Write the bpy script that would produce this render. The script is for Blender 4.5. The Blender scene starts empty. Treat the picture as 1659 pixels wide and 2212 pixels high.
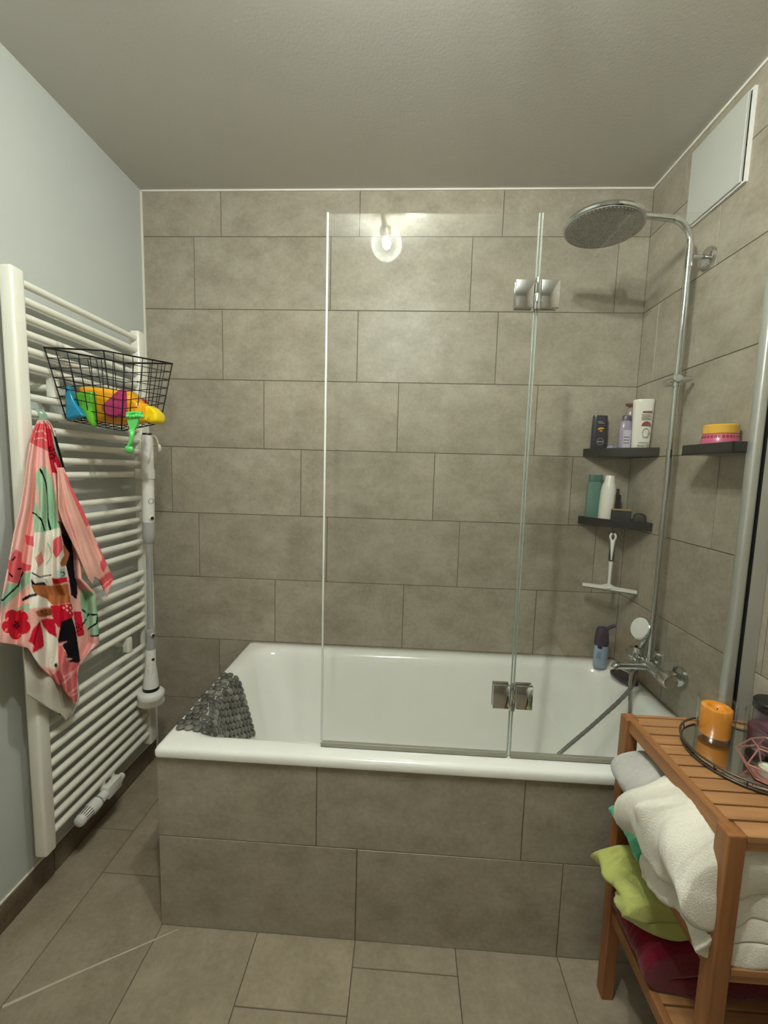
import bpy, bmesh, math, random
import numpy as np
from mathutils import Vector, Matrix, noise as mnoise
random.seed(7)
PI = math.pi
scene = bpy.context.scene
COL = scene.collection

# ------------------------------------------------------------------ camera
CR = Vector((0.99830838, 0.05144521, 0.02708824))
CU = Vector((-0.03213789, 0.10001249, 0.99446702))
CF = Vector((-0.0484514, 0.99365532, -0.10149664))
CP = Vector((1.18331718, -1.88242979, 1.42842714))
FPX = 902.7231946
cd = bpy.data.cameras.new('camera'); cam = bpy.data.objects.new('camera', cd); COL.objects.link(cam)
cd.sensor_fit = 'VERTICAL'; cd.sensor_height = 36.0; cd.lens = FPX / 2212 * 36.0
cd.clip_start = 0.02; cd.clip_end = 30
m = Matrix((CR, CU, -CF)).transposed().to_4x4(); m.translation = CP
cam.matrix_world = m
scene.camera = cam

def at(px, py, ax, val):
    """point of the room seen at photo position px,py lying on the plane ax = val"""
    d = CF + CR * ((px - 829.5) / FPX) - CU * ((py - 1106) / FPX)
    i = 'xyz'.index(ax)
    return CP + d * ((val - CP[i]) / d[i])

# ------------------------------------------------------------------ materials
MATS = {}
def srgb(r, g, b):
    f = lambda c: (c / 255 / 12.92) if c / 255 <= .04045 else ((c / 255 + .055) / 1.055) ** 2.4
    return (f(r), f(g), f(b), 1)

def base_mat(name):
    mt = bpy.data.materials.new(name); mt.use_nodes = True
    return mt, mt.node_tree.nodes, mt.node_tree.links, mt.node_tree.nodes['Principled BSDF']

def mat(name, col, rough=.5, metal=0, bump=0, scale=60, var=0, vscale=8, coat=0, sheen=0, emit=0, sub=0, spec=.5, trans=0):
    """procedural surface: noise driven colour variation and bump"""
    if name in MATS: return MATS[name]
    mt, N, L, P = base_mat(name)
    P.inputs['Roughness'].default_value = rough
    P.inputs['Metallic'].default_value = metal
    P.inputs['Specular IOR Level'].default_value = spec
    P.inputs['Coat Weight'].default_value = coat
    P.inputs['Coat Roughness'].default_value = .05
    P.inputs['Sheen Weight'].default_value = sheen
    P.inputs['Subsurface Weight'].default_value = sub
    P.inputs['Transmission Weight'].default_value = trans
    if sub: P.inputs['Subsurface Radius'].default_value = (.02, .01, .005); P.inputs['Subsurface Scale'].default_value = .3
    tc = N.new('ShaderNodeTexCoord')
    nz = N.new('ShaderNodeTexNoise'); nz.inputs['Scale'].default_value = vscale; nz.inputs['Detail'].default_value = 5
    L.new(tc.outputs['Object'], nz.inputs['Vector'])
    rp = N.new('ShaderNodeValToRGB')
    c = col if len(col) == 4 else (*col, 1)
    v = var if var else .04
    rp.color_ramp.elements[0].position = .3; rp.color_ramp.elements[1].position = .7
    rp.color_ramp.elements[0].color = (c[0] * (1 - v), c[1] * (1 - v), c[2] * (1 - v), 1)
    rp.color_ramp.elements[1].color = (min(1, c[0] * (1 + v)), min(1, c[1] * (1 + v)), min(1, c[2] * (1 + v)), 1)
    L.new(nz.outputs['Fac'], rp.inputs['Fac']); L.new(rp.outputs['Color'], P.inputs['Base Color'])
    if emit:
        P.inputs['Emission Color'].default_value = c; P.inputs['Emission Strength'].default_value = emit
    if bump:
        n2 = N.new('ShaderNodeTexNoise'); n2.inputs['Scale'].default_value = scale; n2.inputs['Detail'].default_value = 3
        L.new(tc.outputs['Object'], n2.inputs['Vector'])
        b = N.new('ShaderNodeBump'); b.inputs['Strength'].default_value = bump; b.inputs['Distance'].default_value = .002
        L.new(n2.outputs['Fac'], b.inputs['Height']); L.new(b.outputs['Normal'], P.inputs['Normal'])
    MATS[name] = mt
    return mt

def pane_mat(name, tint, refl=1.0, rough=0.0):
    """clear pane: straight-through light with a mirror that grows towards grazing angles"""
    if name in MATS: return MATS[name]
    mt, N, L, P = base_mat(name); N.remove(P)
    out = N['Material Output']
    tr = N.new('ShaderNodeBsdfTransparent'); tr.inputs[0].default_value = (*tint, 1)
    gl = N.new('ShaderNodeBsdfGlossy'); gl.inputs['Roughness'].default_value = rough
    lw = N.new('ShaderNodeLayerWeight'); lw.inputs['Blend'].default_value = .5
    pw = N.new('ShaderNodeMath'); pw.operation = 'POWER'; pw.inputs[1].default_value = 5
    mu = N.new('ShaderNodeMath'); mu.operation = 'MULTIPLY_ADD'; mu.inputs[1].default_value = .9; mu.inputs[2].default_value = .042 * refl
    L.new(lw.outputs['Facing'], pw.inputs[0]); L.new(pw.outputs[0], mu.inputs[0])
    mx = N.new('ShaderNodeMixShader'); L.new(mu.outputs[0], mx.inputs[0])
    L.new(tr.outputs[0], mx.inputs[1]); L.new(gl.outputs[0], mx.inputs[2]); L.new(mx.outputs[0], out.inputs['Surface'])
    MATS[name] = mt
    return mt

def seeded_mat(name):
    '''clear blown glass whose tiny seeds scatter a little light'''
    mt, N, L, P = base_mat(name); N.remove(P)
    tr = N.new('ShaderNodeBsdfTransparent'); tr.inputs[0].default_value = (.98, .98, .97, 1)
    tl = N.new('ShaderNodeBsdfTranslucent'); tl.inputs[0].default_value = (.9, .9, .88, 1)
    gl = N.new('ShaderNodeBsdfGlossy'); gl.inputs['Roughness'].default_value = .02
    lw = N.new('ShaderNodeLayerWeight'); lw.inputs['Blend'].default_value = .35
    m1 = N.new('ShaderNodeMixShader'); m2 = N.new('ShaderNodeMixShader'); m1.inputs[0].default_value = .06; m2.inputs[0].default_value = .06
    mu = N.new('ShaderNodeMath'); mu.operation = 'MULTIPLY_ADD'; mu.inputs[1].default_value = .14; mu.inputs[2].default_value = .012
    L.new(lw.outputs['Facing'], mu.inputs[0]); L.new(mu.outputs[0], m1.inputs[0])
    L.new(tr.outputs[0], m1.inputs[1]); L.new(tl.outputs[0], m1.inputs[2])
    L.new(m1.outputs[0], m2.inputs[1]); L.new(gl.outputs[0], m2.inputs[2]); L.new(m2.outputs[0], N['Material Output'].inputs['Surface'])
    return mt

def tile_mat(name, c0, c1, c2, rough=.42):
    if name in MATS: return MATS[name]
    mt, N, L, P = base_mat(name)
    tc = N.new('ShaderNodeTexCoord'); geo = N.new('ShaderNodeNewGeometry')
    # every tile samples the concrete pattern at another place
    sh = N.new('ShaderNodeVectorMath'); sh.operation = 'ADD'
    sc = N.new('ShaderNodeVectorMath'); sc.operation = 'SCALE'; sc.inputs[3].default_value = 37.0
    cmb = N.new('ShaderNodeCombineXYZ')
    for i in range(3): L.new(geo.outputs['Random Per Island'], cmb.inputs[i])
    L.new(cmb.outputs[0], sc.inputs[0]); L.new(tc.outputs['Object'], sh.inputs[0]); L.new(sc.outputs[0], sh.inputs[1])
    n1 = N.new('ShaderNodeTexNoise'); n1.inputs['Scale'].default_value = 7.5; n1.inputs['Detail'].default_value = 10; n1.inputs['Roughness'].default_value = .7
    n2 = N.new('ShaderNodeTexNoise'); n2.inputs['Scale'].default_value = 75; n2.inputs['Detail'].default_value = 6; n2.inputs['Roughness'].default_value = .7
    mp = N.new('ShaderNodeMapping'); mp.inputs['Scale'].default_value = (1, 1, 1.35)
    L.new(sh.outputs[0], mp.inputs['Vector'])
    L.new(mp.outputs[0], n1.inputs['Vector']); L.new(sh.outputs[0], n2.inputs['Vector'])
    mx = N.new('ShaderNodeMath'); mx.operation = 'MULTIPLY_ADD'; mx.inputs[1].default_value = .5
    L.new(n2.outputs['Fac'], mx.inputs[0]); L.new(n1.outputs['Fac'], mx.inputs[2])
    rp = N.new('ShaderNodeValToRGB'); e = rp.color_ramp.elements
    e[0].position = .52; e[0].color = c0; e[1].position = .98; e[1].color = c2
    k = e.new(.74); k.color = c1
    L.new(mx.outputs[0], rp.inputs['Fac'])
    hs = N.new('ShaderNodeHueSaturation')
    mr = N.new('ShaderNodeMapRange'); mr.inputs[3].default_value = .95; mr.inputs[4].default_value = 1.05
    L.new(geo.outputs['Random Per Island'], mr.inputs[0]); L.new(mr.outputs[0], hs.inputs['Value'])
    L.new(rp.outputs['Color'], hs.inputs['Color']); L.new(hs.outputs[0], P.inputs['Base Color'])
    P.inputs['Roughness'].default_value = rough
    P.inputs['Specular IOR Level'].default_value = .35
    b = N.new('ShaderNodeBump'); b.inputs['Strength'].default_value = .08; b.inputs['Distance'].default_value = .001
    L.new(n2.outputs['Fac'], b.inputs['Height']); L.new(b.outputs['Normal'], P.inputs['Normal'])
    MATS[name] = mt
    return mt

def wood_mat(name, ca, cb, axis='X'):
    if name in MATS: return MATS[name]
    mt, N, L, P = base_mat(name)
    tc = N.new('ShaderNodeTexCoord'); mp = N.new('ShaderNodeMapping')
    s = {'X': (3, 60, 60), 'Y': (60, 3, 60), 'Z': (60, 60, 3)}[axis]
    mp.inputs['Scale'].default_value = s
    L.new(tc.outputs['Object'], mp.inputs['Vector'])
    n = N.new('ShaderNodeTexNoise'); n.inputs['Scale'].default_value = 1.0; n.inputs['Detail'].default_value = 6
    L.new(mp.outputs[0], n.inputs['Vector'])
    rp = N.new('ShaderNodeValToRGB'); e = rp.color_ramp.elements
    e[0].position = .3; e[0].color = ca; e[1].position = .75; e[1].color = cb
    L.new(n.outputs['Fac'], rp.inputs['Fac']); L.new(rp.outputs['Color'], P.inputs['Base Color'])
    P.inputs['Roughness'].default_value = .5
    MATS[name] = mt
    return mt

TILE = tile_mat('wall_tile', srgb(139, 130, 115), srgb(158, 149, 134), srgb(174, 166, 152))
FTILE = tile_mat('floor_tile', srgb(136, 123, 105), srgb(153, 140, 122), srgb(168, 155, 137), .45)
GROUT = mat('grout', srgb(98, 87, 72), .9, bump=.3, scale=200)
PLASTER = mat('white_plaster', srgb(188, 191, 187), .85, bump=.2, scale=90, var=.015, vscale=3)
CEIL = mat('ceiling_plaster', srgb(200, 197, 190), .9, bump=.2, scale=110, var=.02, vscale=3)
CAULK = mat('white_caulk', srgb(225, 220, 210), .6)
ENAMEL = mat('white_enamel', srgb(242, 242, 238), .12, coat=.6, var=.01)
RADW = mat('radiator_white', srgb(232, 229, 218), .3, coat=.2, var=.01)
WPLAST = mat('white_plastic', srgb(228, 226, 222), .35, var=.01)
GPLAST = mat('grey_plastic', srgb(165, 163, 163), .4)
BPLAST = mat('black_plastic', srgb(24, 24, 25), .35)
CHROME = mat('chrome', srgb(205, 208, 208), .07, metal=1, var=.01)
SATIN = mat('satin_aluminium', srgb(186, 186, 180), .33, metal=.55, var=.02)
WIRE = mat('black_wire', srgb(14, 14, 22), .5, spec=.25)
PANE = pane_mat('shower_glass', (.988, .994, .988), 1.0)
PANE2 = pane_mat('thin_glass', (.97, .975, .97), 1.3)
CLEARP = pane_mat('clear_plastic', (.97, .98, .975), 1.6, .1)

# ------------------------------------------------------------------ mesh helpers
def link_mesh(name, me, mats, parent=None, smooth=False):
    o = bpy.data.objects.new(name, me); COL.objects.link(o)
    for mm in (mats if isinstance(mats, (list, tuple)) else [mats]): me.materials.append(mm)
    if smooth:
        for p in me.polygons: p.use_smooth = True
    if parent is not None:
        o.parent = parent
        if parent.type == 'EMPTY':
            me.transform(Matrix.Translation(-parent.location))
        else:
            # a part of a part: same local space as its parent mesh
            me.transform(parent_local(parent))
    return o

def parent_local(p):
    t = Matrix.Identity(4)
    while p is not None:
        if p.type == 'EMPTY': t = Matrix.Translation(-p.location) @ t
        p = p.parent
    return t

def ob(name, bm, mats, parent=None, smooth=False, angle=None):
    me = bpy.data.meshes.new(name)
    bmesh.ops.recalc_face_normals(bm, faces=bm.faces)
    bm.to_mesh(me); bm.free()
    o = link_mesh(name, me, mats, parent, smooth)
    if smooth and angle:
        me.set_sharp_from_angle(angle=math.radians(angle))
    return o

def obv(name, verts, faces, mats, parent=None, smooth=True, angle=None):
    bm = bmesh.new(); vs = [bm.verts.new(v) for v in verts]
    for f in faces:
        try: bm.faces.new([vs[i] for i in f])
        except ValueError: pass
    return ob(name, bm, mats, parent, smooth, angle)

def box(bm, x0, x1, y0, y1, z0, z1, bev=0, seg=2, mi=0, M=None):
    t = bmesh.new()
    bmesh.ops.create_cube(t, size=1)
    for v in t.verts:
        v.co = Vector(((x0 + x1) / 2 + v.co.x * (x1 - x0), (y0 + y1) / 2 + v.co.y * (y1 - y0), (z0 + z1) / 2 + v.co.z * (z1 - z0)))
    if bev: bmesh.ops.bevel(t, geom=t.edges[:] , offset=bev, segments=seg, affect='EDGES', profile=.5)
    merge(bm, t, mi, M)

def merge(bm, t, mi=0, M=None):
    mp = {}
    for v in t.verts: mp[v] = bm.verts.new(M @ v.co if M else v.co)
    for f in t.faces:
        try:
            nf = bm.faces.new([mp[v] for v in f.verts]); nf.material_index = mi
        except ValueError: pass
    t.free()

def tube(bm, pts, r, seg=12, caps=True, mi=0, closed=False):
    """sweep a circle along a polyline; r is a number or one per point"""
    pts = [Vector(p) for p in pts]; n = len(pts)
    rs = r if isinstance(r, (list, tuple)) else [r] * n
    rings = []; up = None
    for i, p in enumerate(pts):
        if closed: d = pts[(i + 1) % n] - pts[i - 1]
        else: d = pts[min(i + 1, n - 1)] - pts[max(i - 1, 0)]
        d.normalize()
        if up is None:
            up = Vector((0, 0, 1)) if abs(d.z) < .9 else Vector((0, 1, 0))
        a = d.cross(up).normalized(); up = a.cross(d).normalized()
        rings.append([bm.verts.new(p + (a * math.cos(2 * PI * k / seg) + up * math.sin(2 * PI * k / seg)) * rs[i]) for k in range(seg)])
    for i in range(n if closed else n - 1):
        A, B = rings[i], rings[(i + 1) % n]
        for k in range(seg):
            f = bm.faces.new((A[k], A[(k + 1) % seg], B[(k + 1) % seg], B[k])); f.material_index = mi
    if caps and not closed:
        bm.faces.new(rings[0][::-1]).material_index = mi; bm.faces.new(rings[-1]).material_index = mi

def lathe(bm, prof, c=(0, 0, 0), axis=(0, 0, 1), seg=32, mi=0, sx=1, sy=1, rot=0):
    """turn (radius, height) pairs about axis through c"""
    ax = Vector(axis).normalized()
    q = Vector((0, 0, 1)).rotation_difference(ax).to_matrix()
    q = q @ Matrix.Rotation(rot, 3, 'Z')
    c = Vector(c); rings = []
    for r, h in prof:
        if r < 1e-6: rings.append([bm.verts.new(c + q @ Vector((0, 0, h)))])
        else: rings.append([bm.verts.new(c + q @ Vector((r * sx * math.cos(2 * PI * k / seg), r * sy * math.sin(2 * PI * k / seg), h))) for k in range(seg)])
    for A, B in zip(rings, rings[1:]):
        if len(A) == 1 and len(B) == 1: continue
        for k in range(seg):
            j = (k + 1) % seg
            try:
                if len(A) == 1: f = bm.faces.new((A[0], B[j], B[k]))
                elif len(B) == 1: f = bm.faces.new((A[k], A[j], B[0]))
                else: f = bm.faces.new((A[k], A[j], B[j], B[k]))
                f.material_index = mi
            except ValueError: pass

def smooth_path(pts, n=10, closed=False):
    """Catmull-Rom through the points"""
    P = [Vector(p) for p in pts]; out = []
    N = len(P)
    for i in range(N if closed else N - 1):
        if closed: p0, p1, p2, p3 = P[i - 1], P[i], P[(i + 1) % N], P[(i + 2) % N]
        else: p0, p1, p2, p3 = P[max(i - 1, 0)], P[i], P[i + 1], P[min(i + 2, N - 1)]
        for k in range(n):
            t = k / n
            out.append(.5 * ((2 * p1) + (-p0 + p2) * t + (2 * p0 - 5 * p1 + 4 * p2 - p3) * t * t + (-p0 + 3 * p1 - 3 * p2 + p3) * t ** 3))
    if not closed: out.append(P[-1])
    return out

def empty(name, loc, label, cat, group=None):
    o = bpy.data.objects.new(name, None); COL.objects.link(o)
    o.location = loc; o.empty_display_size = .05
    return tag(o, label, cat, group)

def tag(o, label=None, cat=None, group=None, kind=None):
    if label: o['label'] = label
    if cat: o['category'] = cat
    if group: o['group'] = group
    if kind: o['kind'] = kind
    return o

def plabel(o, label):
    o['label'] = label
    return o

def text_part(name, txt, size, M, mt, parent, thick=.0002):
    cu = bpy.data.curves.new('lettering', 'FONT'); cu.body = txt; cu.size = size; cu.extrude = thick
    cu.align_x = 'CENTER'; cu.align_y = 'CENTER'
    t = bpy.data.objects.new('lettering', cu); COL.objects.link(t)
    dg = bpy.context.evaluated_depsgraph_get()
    me = bpy.data.meshes.new_from_object(t.evaluated_get(dg))
    bpy.data.objects.remove(t)
    me.name = name
    me.transform(M)
    return link_mesh(name, me, mt, parent)

# ------------------------------------------------------------------ room shell
W, H, D = 2.159, 2.600, .7537
YF = -2.95
ZR, PIT, TL = 2.412, .302, .602
UROW = [.3525, .2307, .3533, .5392, .1071, .2307, .59, .32, .48]

def tile_wall(name, xs, to3, u0, u1, rows, offs, rect_extra=None, kind='structure', parent=None, tmat=None, nrm=1, gap=.0024):
    """tiles as separate slabs on a grout bed; to3(u, v, depth) maps the wall's own plane into the room"""
    bm = bmesh.new()
    def quad(a, b, c, d, depth, mi):
        f = bm.faces.new([bm.verts.new(to3(*p, depth)) for p in ((a, c), (b, c), (b, d), (a, d))]); f.material_index = mi
    def slab(a, b, c, d):
        g = .0009
        o = [bm.verts.new(to3(*p, 0)) for p in ((a + g, c + g), (b - g, c + g), (b - g, d - g), (a + g, d - g))]
        i = [bm.verts.new(to3(*p, -.0016)) for p in ((a, c), (b, c), (b, d), (a, d))]
        bm.faces.new(o)
        for k in range(4): bm.faces.new((i[k], i[(k + 1) % 4], o[(k + 1) % 4], o[k]))
    vmin = min(r[0] for r in rows); vmax = max(r[1] for r in rows)
    quad(u0, u1, vmin, vmax, -.0015, 1)
    h = gap / 2
    for (v0, v1), off in zip(rows, offs):
        js = [off + TL * k for k in range(-9, 9)]
        js = [u0 - h] + [j for j in js if u0 + .01 < j < u1 - .01] + [u1 + h]
        for a, b in zip(js, js[1:]): slab(a + h, b - h, v0 + h, v1 - h)
    me = bpy.data.meshes.new(name)
    bm.normal_update(); bm.to_mesh(me); bm.free()
    o = link_mesh(name, me, [tmat or TILE, GROUT], parent)
    if kind: o['kind'] = kind
    return o

rows = []
top = H
edges = [H] + [ZR - PIT * k for k in range(9)]
edges[-1] = 0 if edges[-1] < .02 else edges[-1]
for a, b in zip(edges, edges[1:]): rows.append((max(b, 0), a))
if edges[-1] > .02: rows.append((0, edges[-1]))
offs = UROW + [.1]
tile_wall('wall_back', None, lambda u, v, d: (u, -d, v), 0, W, rows, offs)
tile_wall('wall_right', None, lambda u, v, d: (W - d, -u, v), 0, -YF, rows, [.21, .41, .11, .31, .52, .15, .35, .05, .25, .4])
def plain(name, bx, mt, kind='structure'):
    bm = bmesh.new(); box(bm, *bx); o = ob(name, bm, mt); o['kind'] = kind; return o
plain('wall_left', (-.12, 0, YF, .0, 0, H), PLASTER)
tile_wall('wall_front', None, lambda u, v, d: (W - u, YF + d, v), 0, W, rows, offs)
plain('ceiling', (-.12, W + .12, YF - .1, .12, H, H + .1), CEIL)
# floor: tile columns run away from the bath, 30 wide and 60 long
cols = []
fx0 = .1699
cx = [0] + [fx0 + .302 * k for k in range(0, 7)] + [W]
crow = [(a, b) for a, b in zip(cx, cx[1:])]
coff = [.436, .606, .75, .931, .22, .52, .35, .6]
bmrows = crow
tile_wall('floor', None, lambda u, v, d: (v, -u, d), 0, -YF, bmrows, coff, tmat=FTILE)
# scratch-like stripe of cleaner residue lies across two floor tiles near the bath corner
sk = bmesh.new()
a, b = at(5, 2175, 'z', .0006), at(385, 2006, 'z', .0006)
dr = (b - a).normalized(); pn = Vector((-dr.y, dr.x, 0))
prev = None
for k in range(25):
    t = k / 24; w = .0042 * (1 - .7 * t) * (.8 + .4 * random.random()); c = a.lerp(b, t) + pn * .0015 * math.sin(t * 5)
    cur = (sk.verts.new(c + pn * w), sk.verts.new(c - pn * w))
    if prev: sk.faces.new((prev[0], prev[1], cur[1], cur[0]))
    prev = cur
o = ob('floor_scratch', sk, mat('pale_residue', srgb(196, 184, 166), .6)); o.name = 'trim_4'; o['kind'] = 'structure'
o['label'] = 'pale diagonal scratch mark across the floor tiles by the bath corner'

BASE = tile_mat('skirting_tile', srgb(88, 74, 58), srgb(108, 94, 76), srgb(128, 114, 95))
bm = bmesh.new()
for y0, y1 in ((-2.94, -2.42), (-2.417, -1.82), (-1.817, -1.22), (-1.217, -.62), (-.617, -.02)): box(bm, 0, .009, y0, y1, .0, .09, .0012, 1)
o = ob('baseboard_left', bm, BASE); o['kind'] = 'structure'
bm = bmesh.new(); box(bm, 0, .006, -2.94, -.001, .0905, .0935)
o = ob('trim_5', bm, CAULK); o['kind'] = 'structure'
bm = bmesh.new(); box(bm, .004, W, -.006, 0, H - .007, H)
o = ob('trim_1', bm, CAULK); o['kind'] = 'structure'
bm = bmesh.new(); box(bm, W - .006, W, YF, 0, H - .009, H)
o = ob('trim_2', bm, CAULK); o['kind'] = 'structure'
bm = bmesh.new(); box(bm, 0, .006, -.006, 0, 0, H)
o = ob('trim_3', bm, CAULK); o['kind'] = 'structure'

# access panel high on the right wall
pn_ = empty('access_panel', (W, -.38, 2.298), 'white square access panel high on the tiled right wall above the shower', 'wall panel')
bm = bmesh.new()
for bx in ((-.512, -.506, 2.298, 2.556), (-.254, -.248, 2.298, 2.556), (-.506, -.254, 2.298, 2.304), (-.506, -.254, 2.55, 2.556)):
    box(bm, W - .009, W, *bx[:2], *bx[2:])
ob('frame', bm, WPLAST, pn_)
bm = bmesh.new(); box(bm, W - .016, W - .0075, -.500, -.258, 2.303, 2.552, .0015, 1)
ob('cover', bm, mat('panel_paint', srgb(186, 187, 180), .6, var=.02), pn_)

# ------------------------------------------------------------------ bathtub
def rrect(x0, x1, y0, y1, r, n=18):
    """rounded rectangle, corner by corner"""
    pts = []
    for cx_, cy_, a0 in ((x1 - r, y1 - r, 0), (x0 + r, y1 - r, PI / 2), (x0 + r, y0 + r, PI), (x1 - r, y0 + r, 1.5 * PI)):
        for k in range(n):
            a = a0 + PI / 2 * k / (n - 1)
            pts.append((cx_ + r * math.cos(a), cy_ + r * math.sin(a)))
    return pts
X0, X1, Y0, Y1, ZT = .468, W - .002, -.766, -.002, .597
tub = empty('bathtub', (1.3, -.38, 0), 'white enamel bathtub with tiled front panel along the back wall', 'bathtub')
bm = bmesh.new(); rings = []
def ring(x0, x1, y0, y1, r, z): rings.append([bm.verts.new((x, y, z)) for x, y in rrect(x0, x1, y0, y1, r)])
ring(X0 + .02, X1, Y0 + .02, Y1, .012, ZT - .028)
ring(X0 + .001, X1, Y0 + .001, Y1, .012, ZT - .030)
ring(X0, X1, Y0, Y1, .012, ZT - .027)
ring(X0, X1, Y0, Y1, .012, ZT - .013)
ring(X0 + .003, X1, Y0 + .003, Y1, .014, ZT - .006)
ring(X0 + .008, X1 - .001, Y0 + .008, Y1 - .001, .016, ZT - .002)
ring(X0 + .016, X1 - .004, Y0 + .016, Y1 - .004, .02, ZT)
ring(X0 + .044, X1 - .04, Y0 + .055, Y1 - .035, .075, ZT)
ring(X0 + .054, X1 - .055, Y0 + .064, Y1 - .045, .085, ZT - .0015)
ring(X0 + .064, X1 - .066, Y0 + .074, Y1 - .056, .09, ZT - .007)
ring(X0 + .074, X1 - .075, Y0 + .082, Y1 - .065, .093, ZT - .018)
ring(X0 + .083, X1 - .083, Y0 + .089, Y1 - .073, .095, ZT - .037)
ring(X0 + .098, X1 - .092, Y0 + .097, Y1 - .083, .10, ZT - .085)
ring(X0 + .117, X1 - .107, Y0 + .107, Y1 - .095, .105, ZT - .16)
ring(X0 + .140, X1 - .127, Y0 + .119, Y1 - .110, .11, ZT - .25)
ring(X0 + .175, X1 - .152, Y0 + .135, Y1 - .128, .14, ZT - .33)
ring(X0 + .215, X1 - .18, Y0 + .158, Y1 - .152, .13, ZT - .385)
ring(X0 + .28, X1 - .22, Y0 + .195, Y1 - .19, .11, ZT - .412)
ring(X0 + .40, X1 - .32, Y0 + .27, Y1 - .27, .07, ZT - .42)
for A, B in zip(rings, rings[1:]):
    n = len(A)
    for k in range(n): bm.faces.new((A[k], A[(k + 1) % n], B[(k + 1) % n], B[k]))
bm.faces.new(rings[-1])
from mathutils.bvhtree import BVHTree
bm.normal_update(); TUBV = BVHTree.FromBMesh(bm)
ob('basin', bm, ENAMEL, tub, True, 60)
tile_wall('tiled_front', None, lambda u, v, d: (u, -D - d, v), X0 + .003, W, [(0, .304), (.304, .569)], [1.0751, .9522], kind=None, parent=tub)
tile_wall('tiled_end', None, lambda u, v, d: (X0 + .003 - d, u, v), -D, 0, [(0, .304), (.304, .569)], [-.3, -.45], kind=None, parent=tub)
bm = bmesh.new()
lathe(bm, [(0, .018), (.030, .018), (.034, .013), (.034, 0)], (2.052, -.385, .505), (-1, 0, .25), 32)
lathe(bm, [(0, .030), (.010, .029), (.013, .018)], (2.052, -.385, .505), (-1, 0, .25), 20)
ob('overflow_knob', bm, CHROME, tub, True, 40)

# ------------------------------------------------------------------ pebble bath mat over the tub end
PEB = [mat('pebble_grey', srgb(96, 93, 87), .3, coat=.4, var=.15, vscale=12), mat('pebble_dark', srgb(76, 74, 69), .3, coat=.3, var=.15, vscale=12), mat('pebble_light', srgb(128, 124, 115), .32, coat=.3, var=.12, vscale=12)]
def drape(y):
    """the mat follows the tub: points of its section at y, from the outer rim edge over the lip and down inside"""
    pts = []
    x = .476
    while x < .80:
        h = TUBV.ray_cast(Vector((x, y, 1)), Vector((0, 0, -1)))[0]
        z = h.z if h else ZT
        bul = .024 * math.exp(-((y + .585 + .5 * (x - .52)) / .045) ** 2) * max(0, min(1, (x - .50) / .04))
        pts.append(Vector((x, y, z + .001))); pts[-1] += Vector((.6, 0, .8)) * bul
        x += .0015
    return pts
bm = bmesh.new()
jy = 0; y = -.333
while y > -.688:
    pts = drape(y); cum = [0]
    for a, b in zip(pts, pts[1:]): cum.append(cum[-1] + (b - a).length)
    s = .012 + (.0131 if jy % 2 else 0); i = 0
    LEN = .31 - max(0, -.60 - y) * 1.2
    while s < LEN and s < cum[-1] - .01:
        while cum[i + 1] < s: i += 1
        c = pts[i].lerp(pts[i + 1], (s - cum[i]) / max(1e-6, cum[i + 1] - cum[i]))
        d = (pts[min(i + 5, len(pts) - 1)] - pts[max(i - 5, 0)]).normalized(); nrm = Vector((-d.z, 0, d.x)).normalized()
        if c.x > .615 and c.z > ZT - .012: break
        t = bmesh.new(); bmesh.ops.create_uvsphere(t, u_segments=14, v_segments=8, radius=1)
        a = random.uniform(-.12, .12); ry = Vector((0, 1, 0))
        e1 = (ry * math.cos(a) + d * math.sin(a)); e2 = (d * math.cos(a) - ry * math.sin(a))
        M = Matrix((e1 * .0132 * random.uniform(.96, 1.03), e2 * .0140 * random.uniform(.96, 1.03), nrm * .0058)).transposed().to_4x4(); M.translation = c + nrm * .0050
        merge(bm, t, random.choice([0, 0, 0, 1, 2]), M)
        s += .0262
    y -= .0262; jy += 1
o = ob('bath_mat', bm, PEB, None, True)
tag(o, 'dark grey pebble bath mat draped over the left end of the bathtub', 'bath mat')

# ------------------------------------------------------------------ shower screen
YG = -.715
scr = empty('shower_screen', (1.55, YG, ZT), 'folding clear glass shower screen standing on the bathtub front rim', 'shower screen')
XH = 1.511
EDGE = mat('glass_edge', srgb(186, 196, 188), .22, metal=.55, var=.02)
EDGE_HIGHLIGHT = mat('edge_highlight', srgb(240, 244, 240), .2, metal=.25, var=.01)  # near-white colour paints in the lamp's highlight along the free glass edge
SEAL = mat('rubber_seal', srgb(150, 148, 134), .45, var=.03)
def pane(name, x0, x1, z0, z1):
    bm = bmesh.new(); box(bm, x0, x1, YG - .003, YG + .003, z0, z1, .0006, 1)
    return ob(name, bm, PANE, scr)
def strip(name, x0, x1, z0, z1, mt, par, hw=.0032):
    bm = bmesh.new(); box(bm, x0, x1, YG - hw, YG + hw, z0, z1, .0008, 1)
    return ob(name, bm, mt, par)
g1 = pane('folding_pane', .9600, XH - .006, .6125, 2.0955)
strip('polished_edge', .9545, .9598, .605, 2.0975, EDGE_HIGHLIGHT, g1, .0036)
strip('bottom_seal', .956, XH - .006, .5995, .6125, SEAL, g1, .006)
strip('middle_edge', XH - .0058, XH - .002, .605, 2.0955, EDGE, g1, .0034)
g2 = pane('fixed_pane', XH + .006, 2.1, .6125, 2.0955)
strip('middle_edge', XH + .002, XH + .0058, .605, 2.0955, EDGE, g2, .0034)
strip('bottom_seal', XH + .006, 2.1, .5995, .6125, SEAL, g2, .006)
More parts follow.
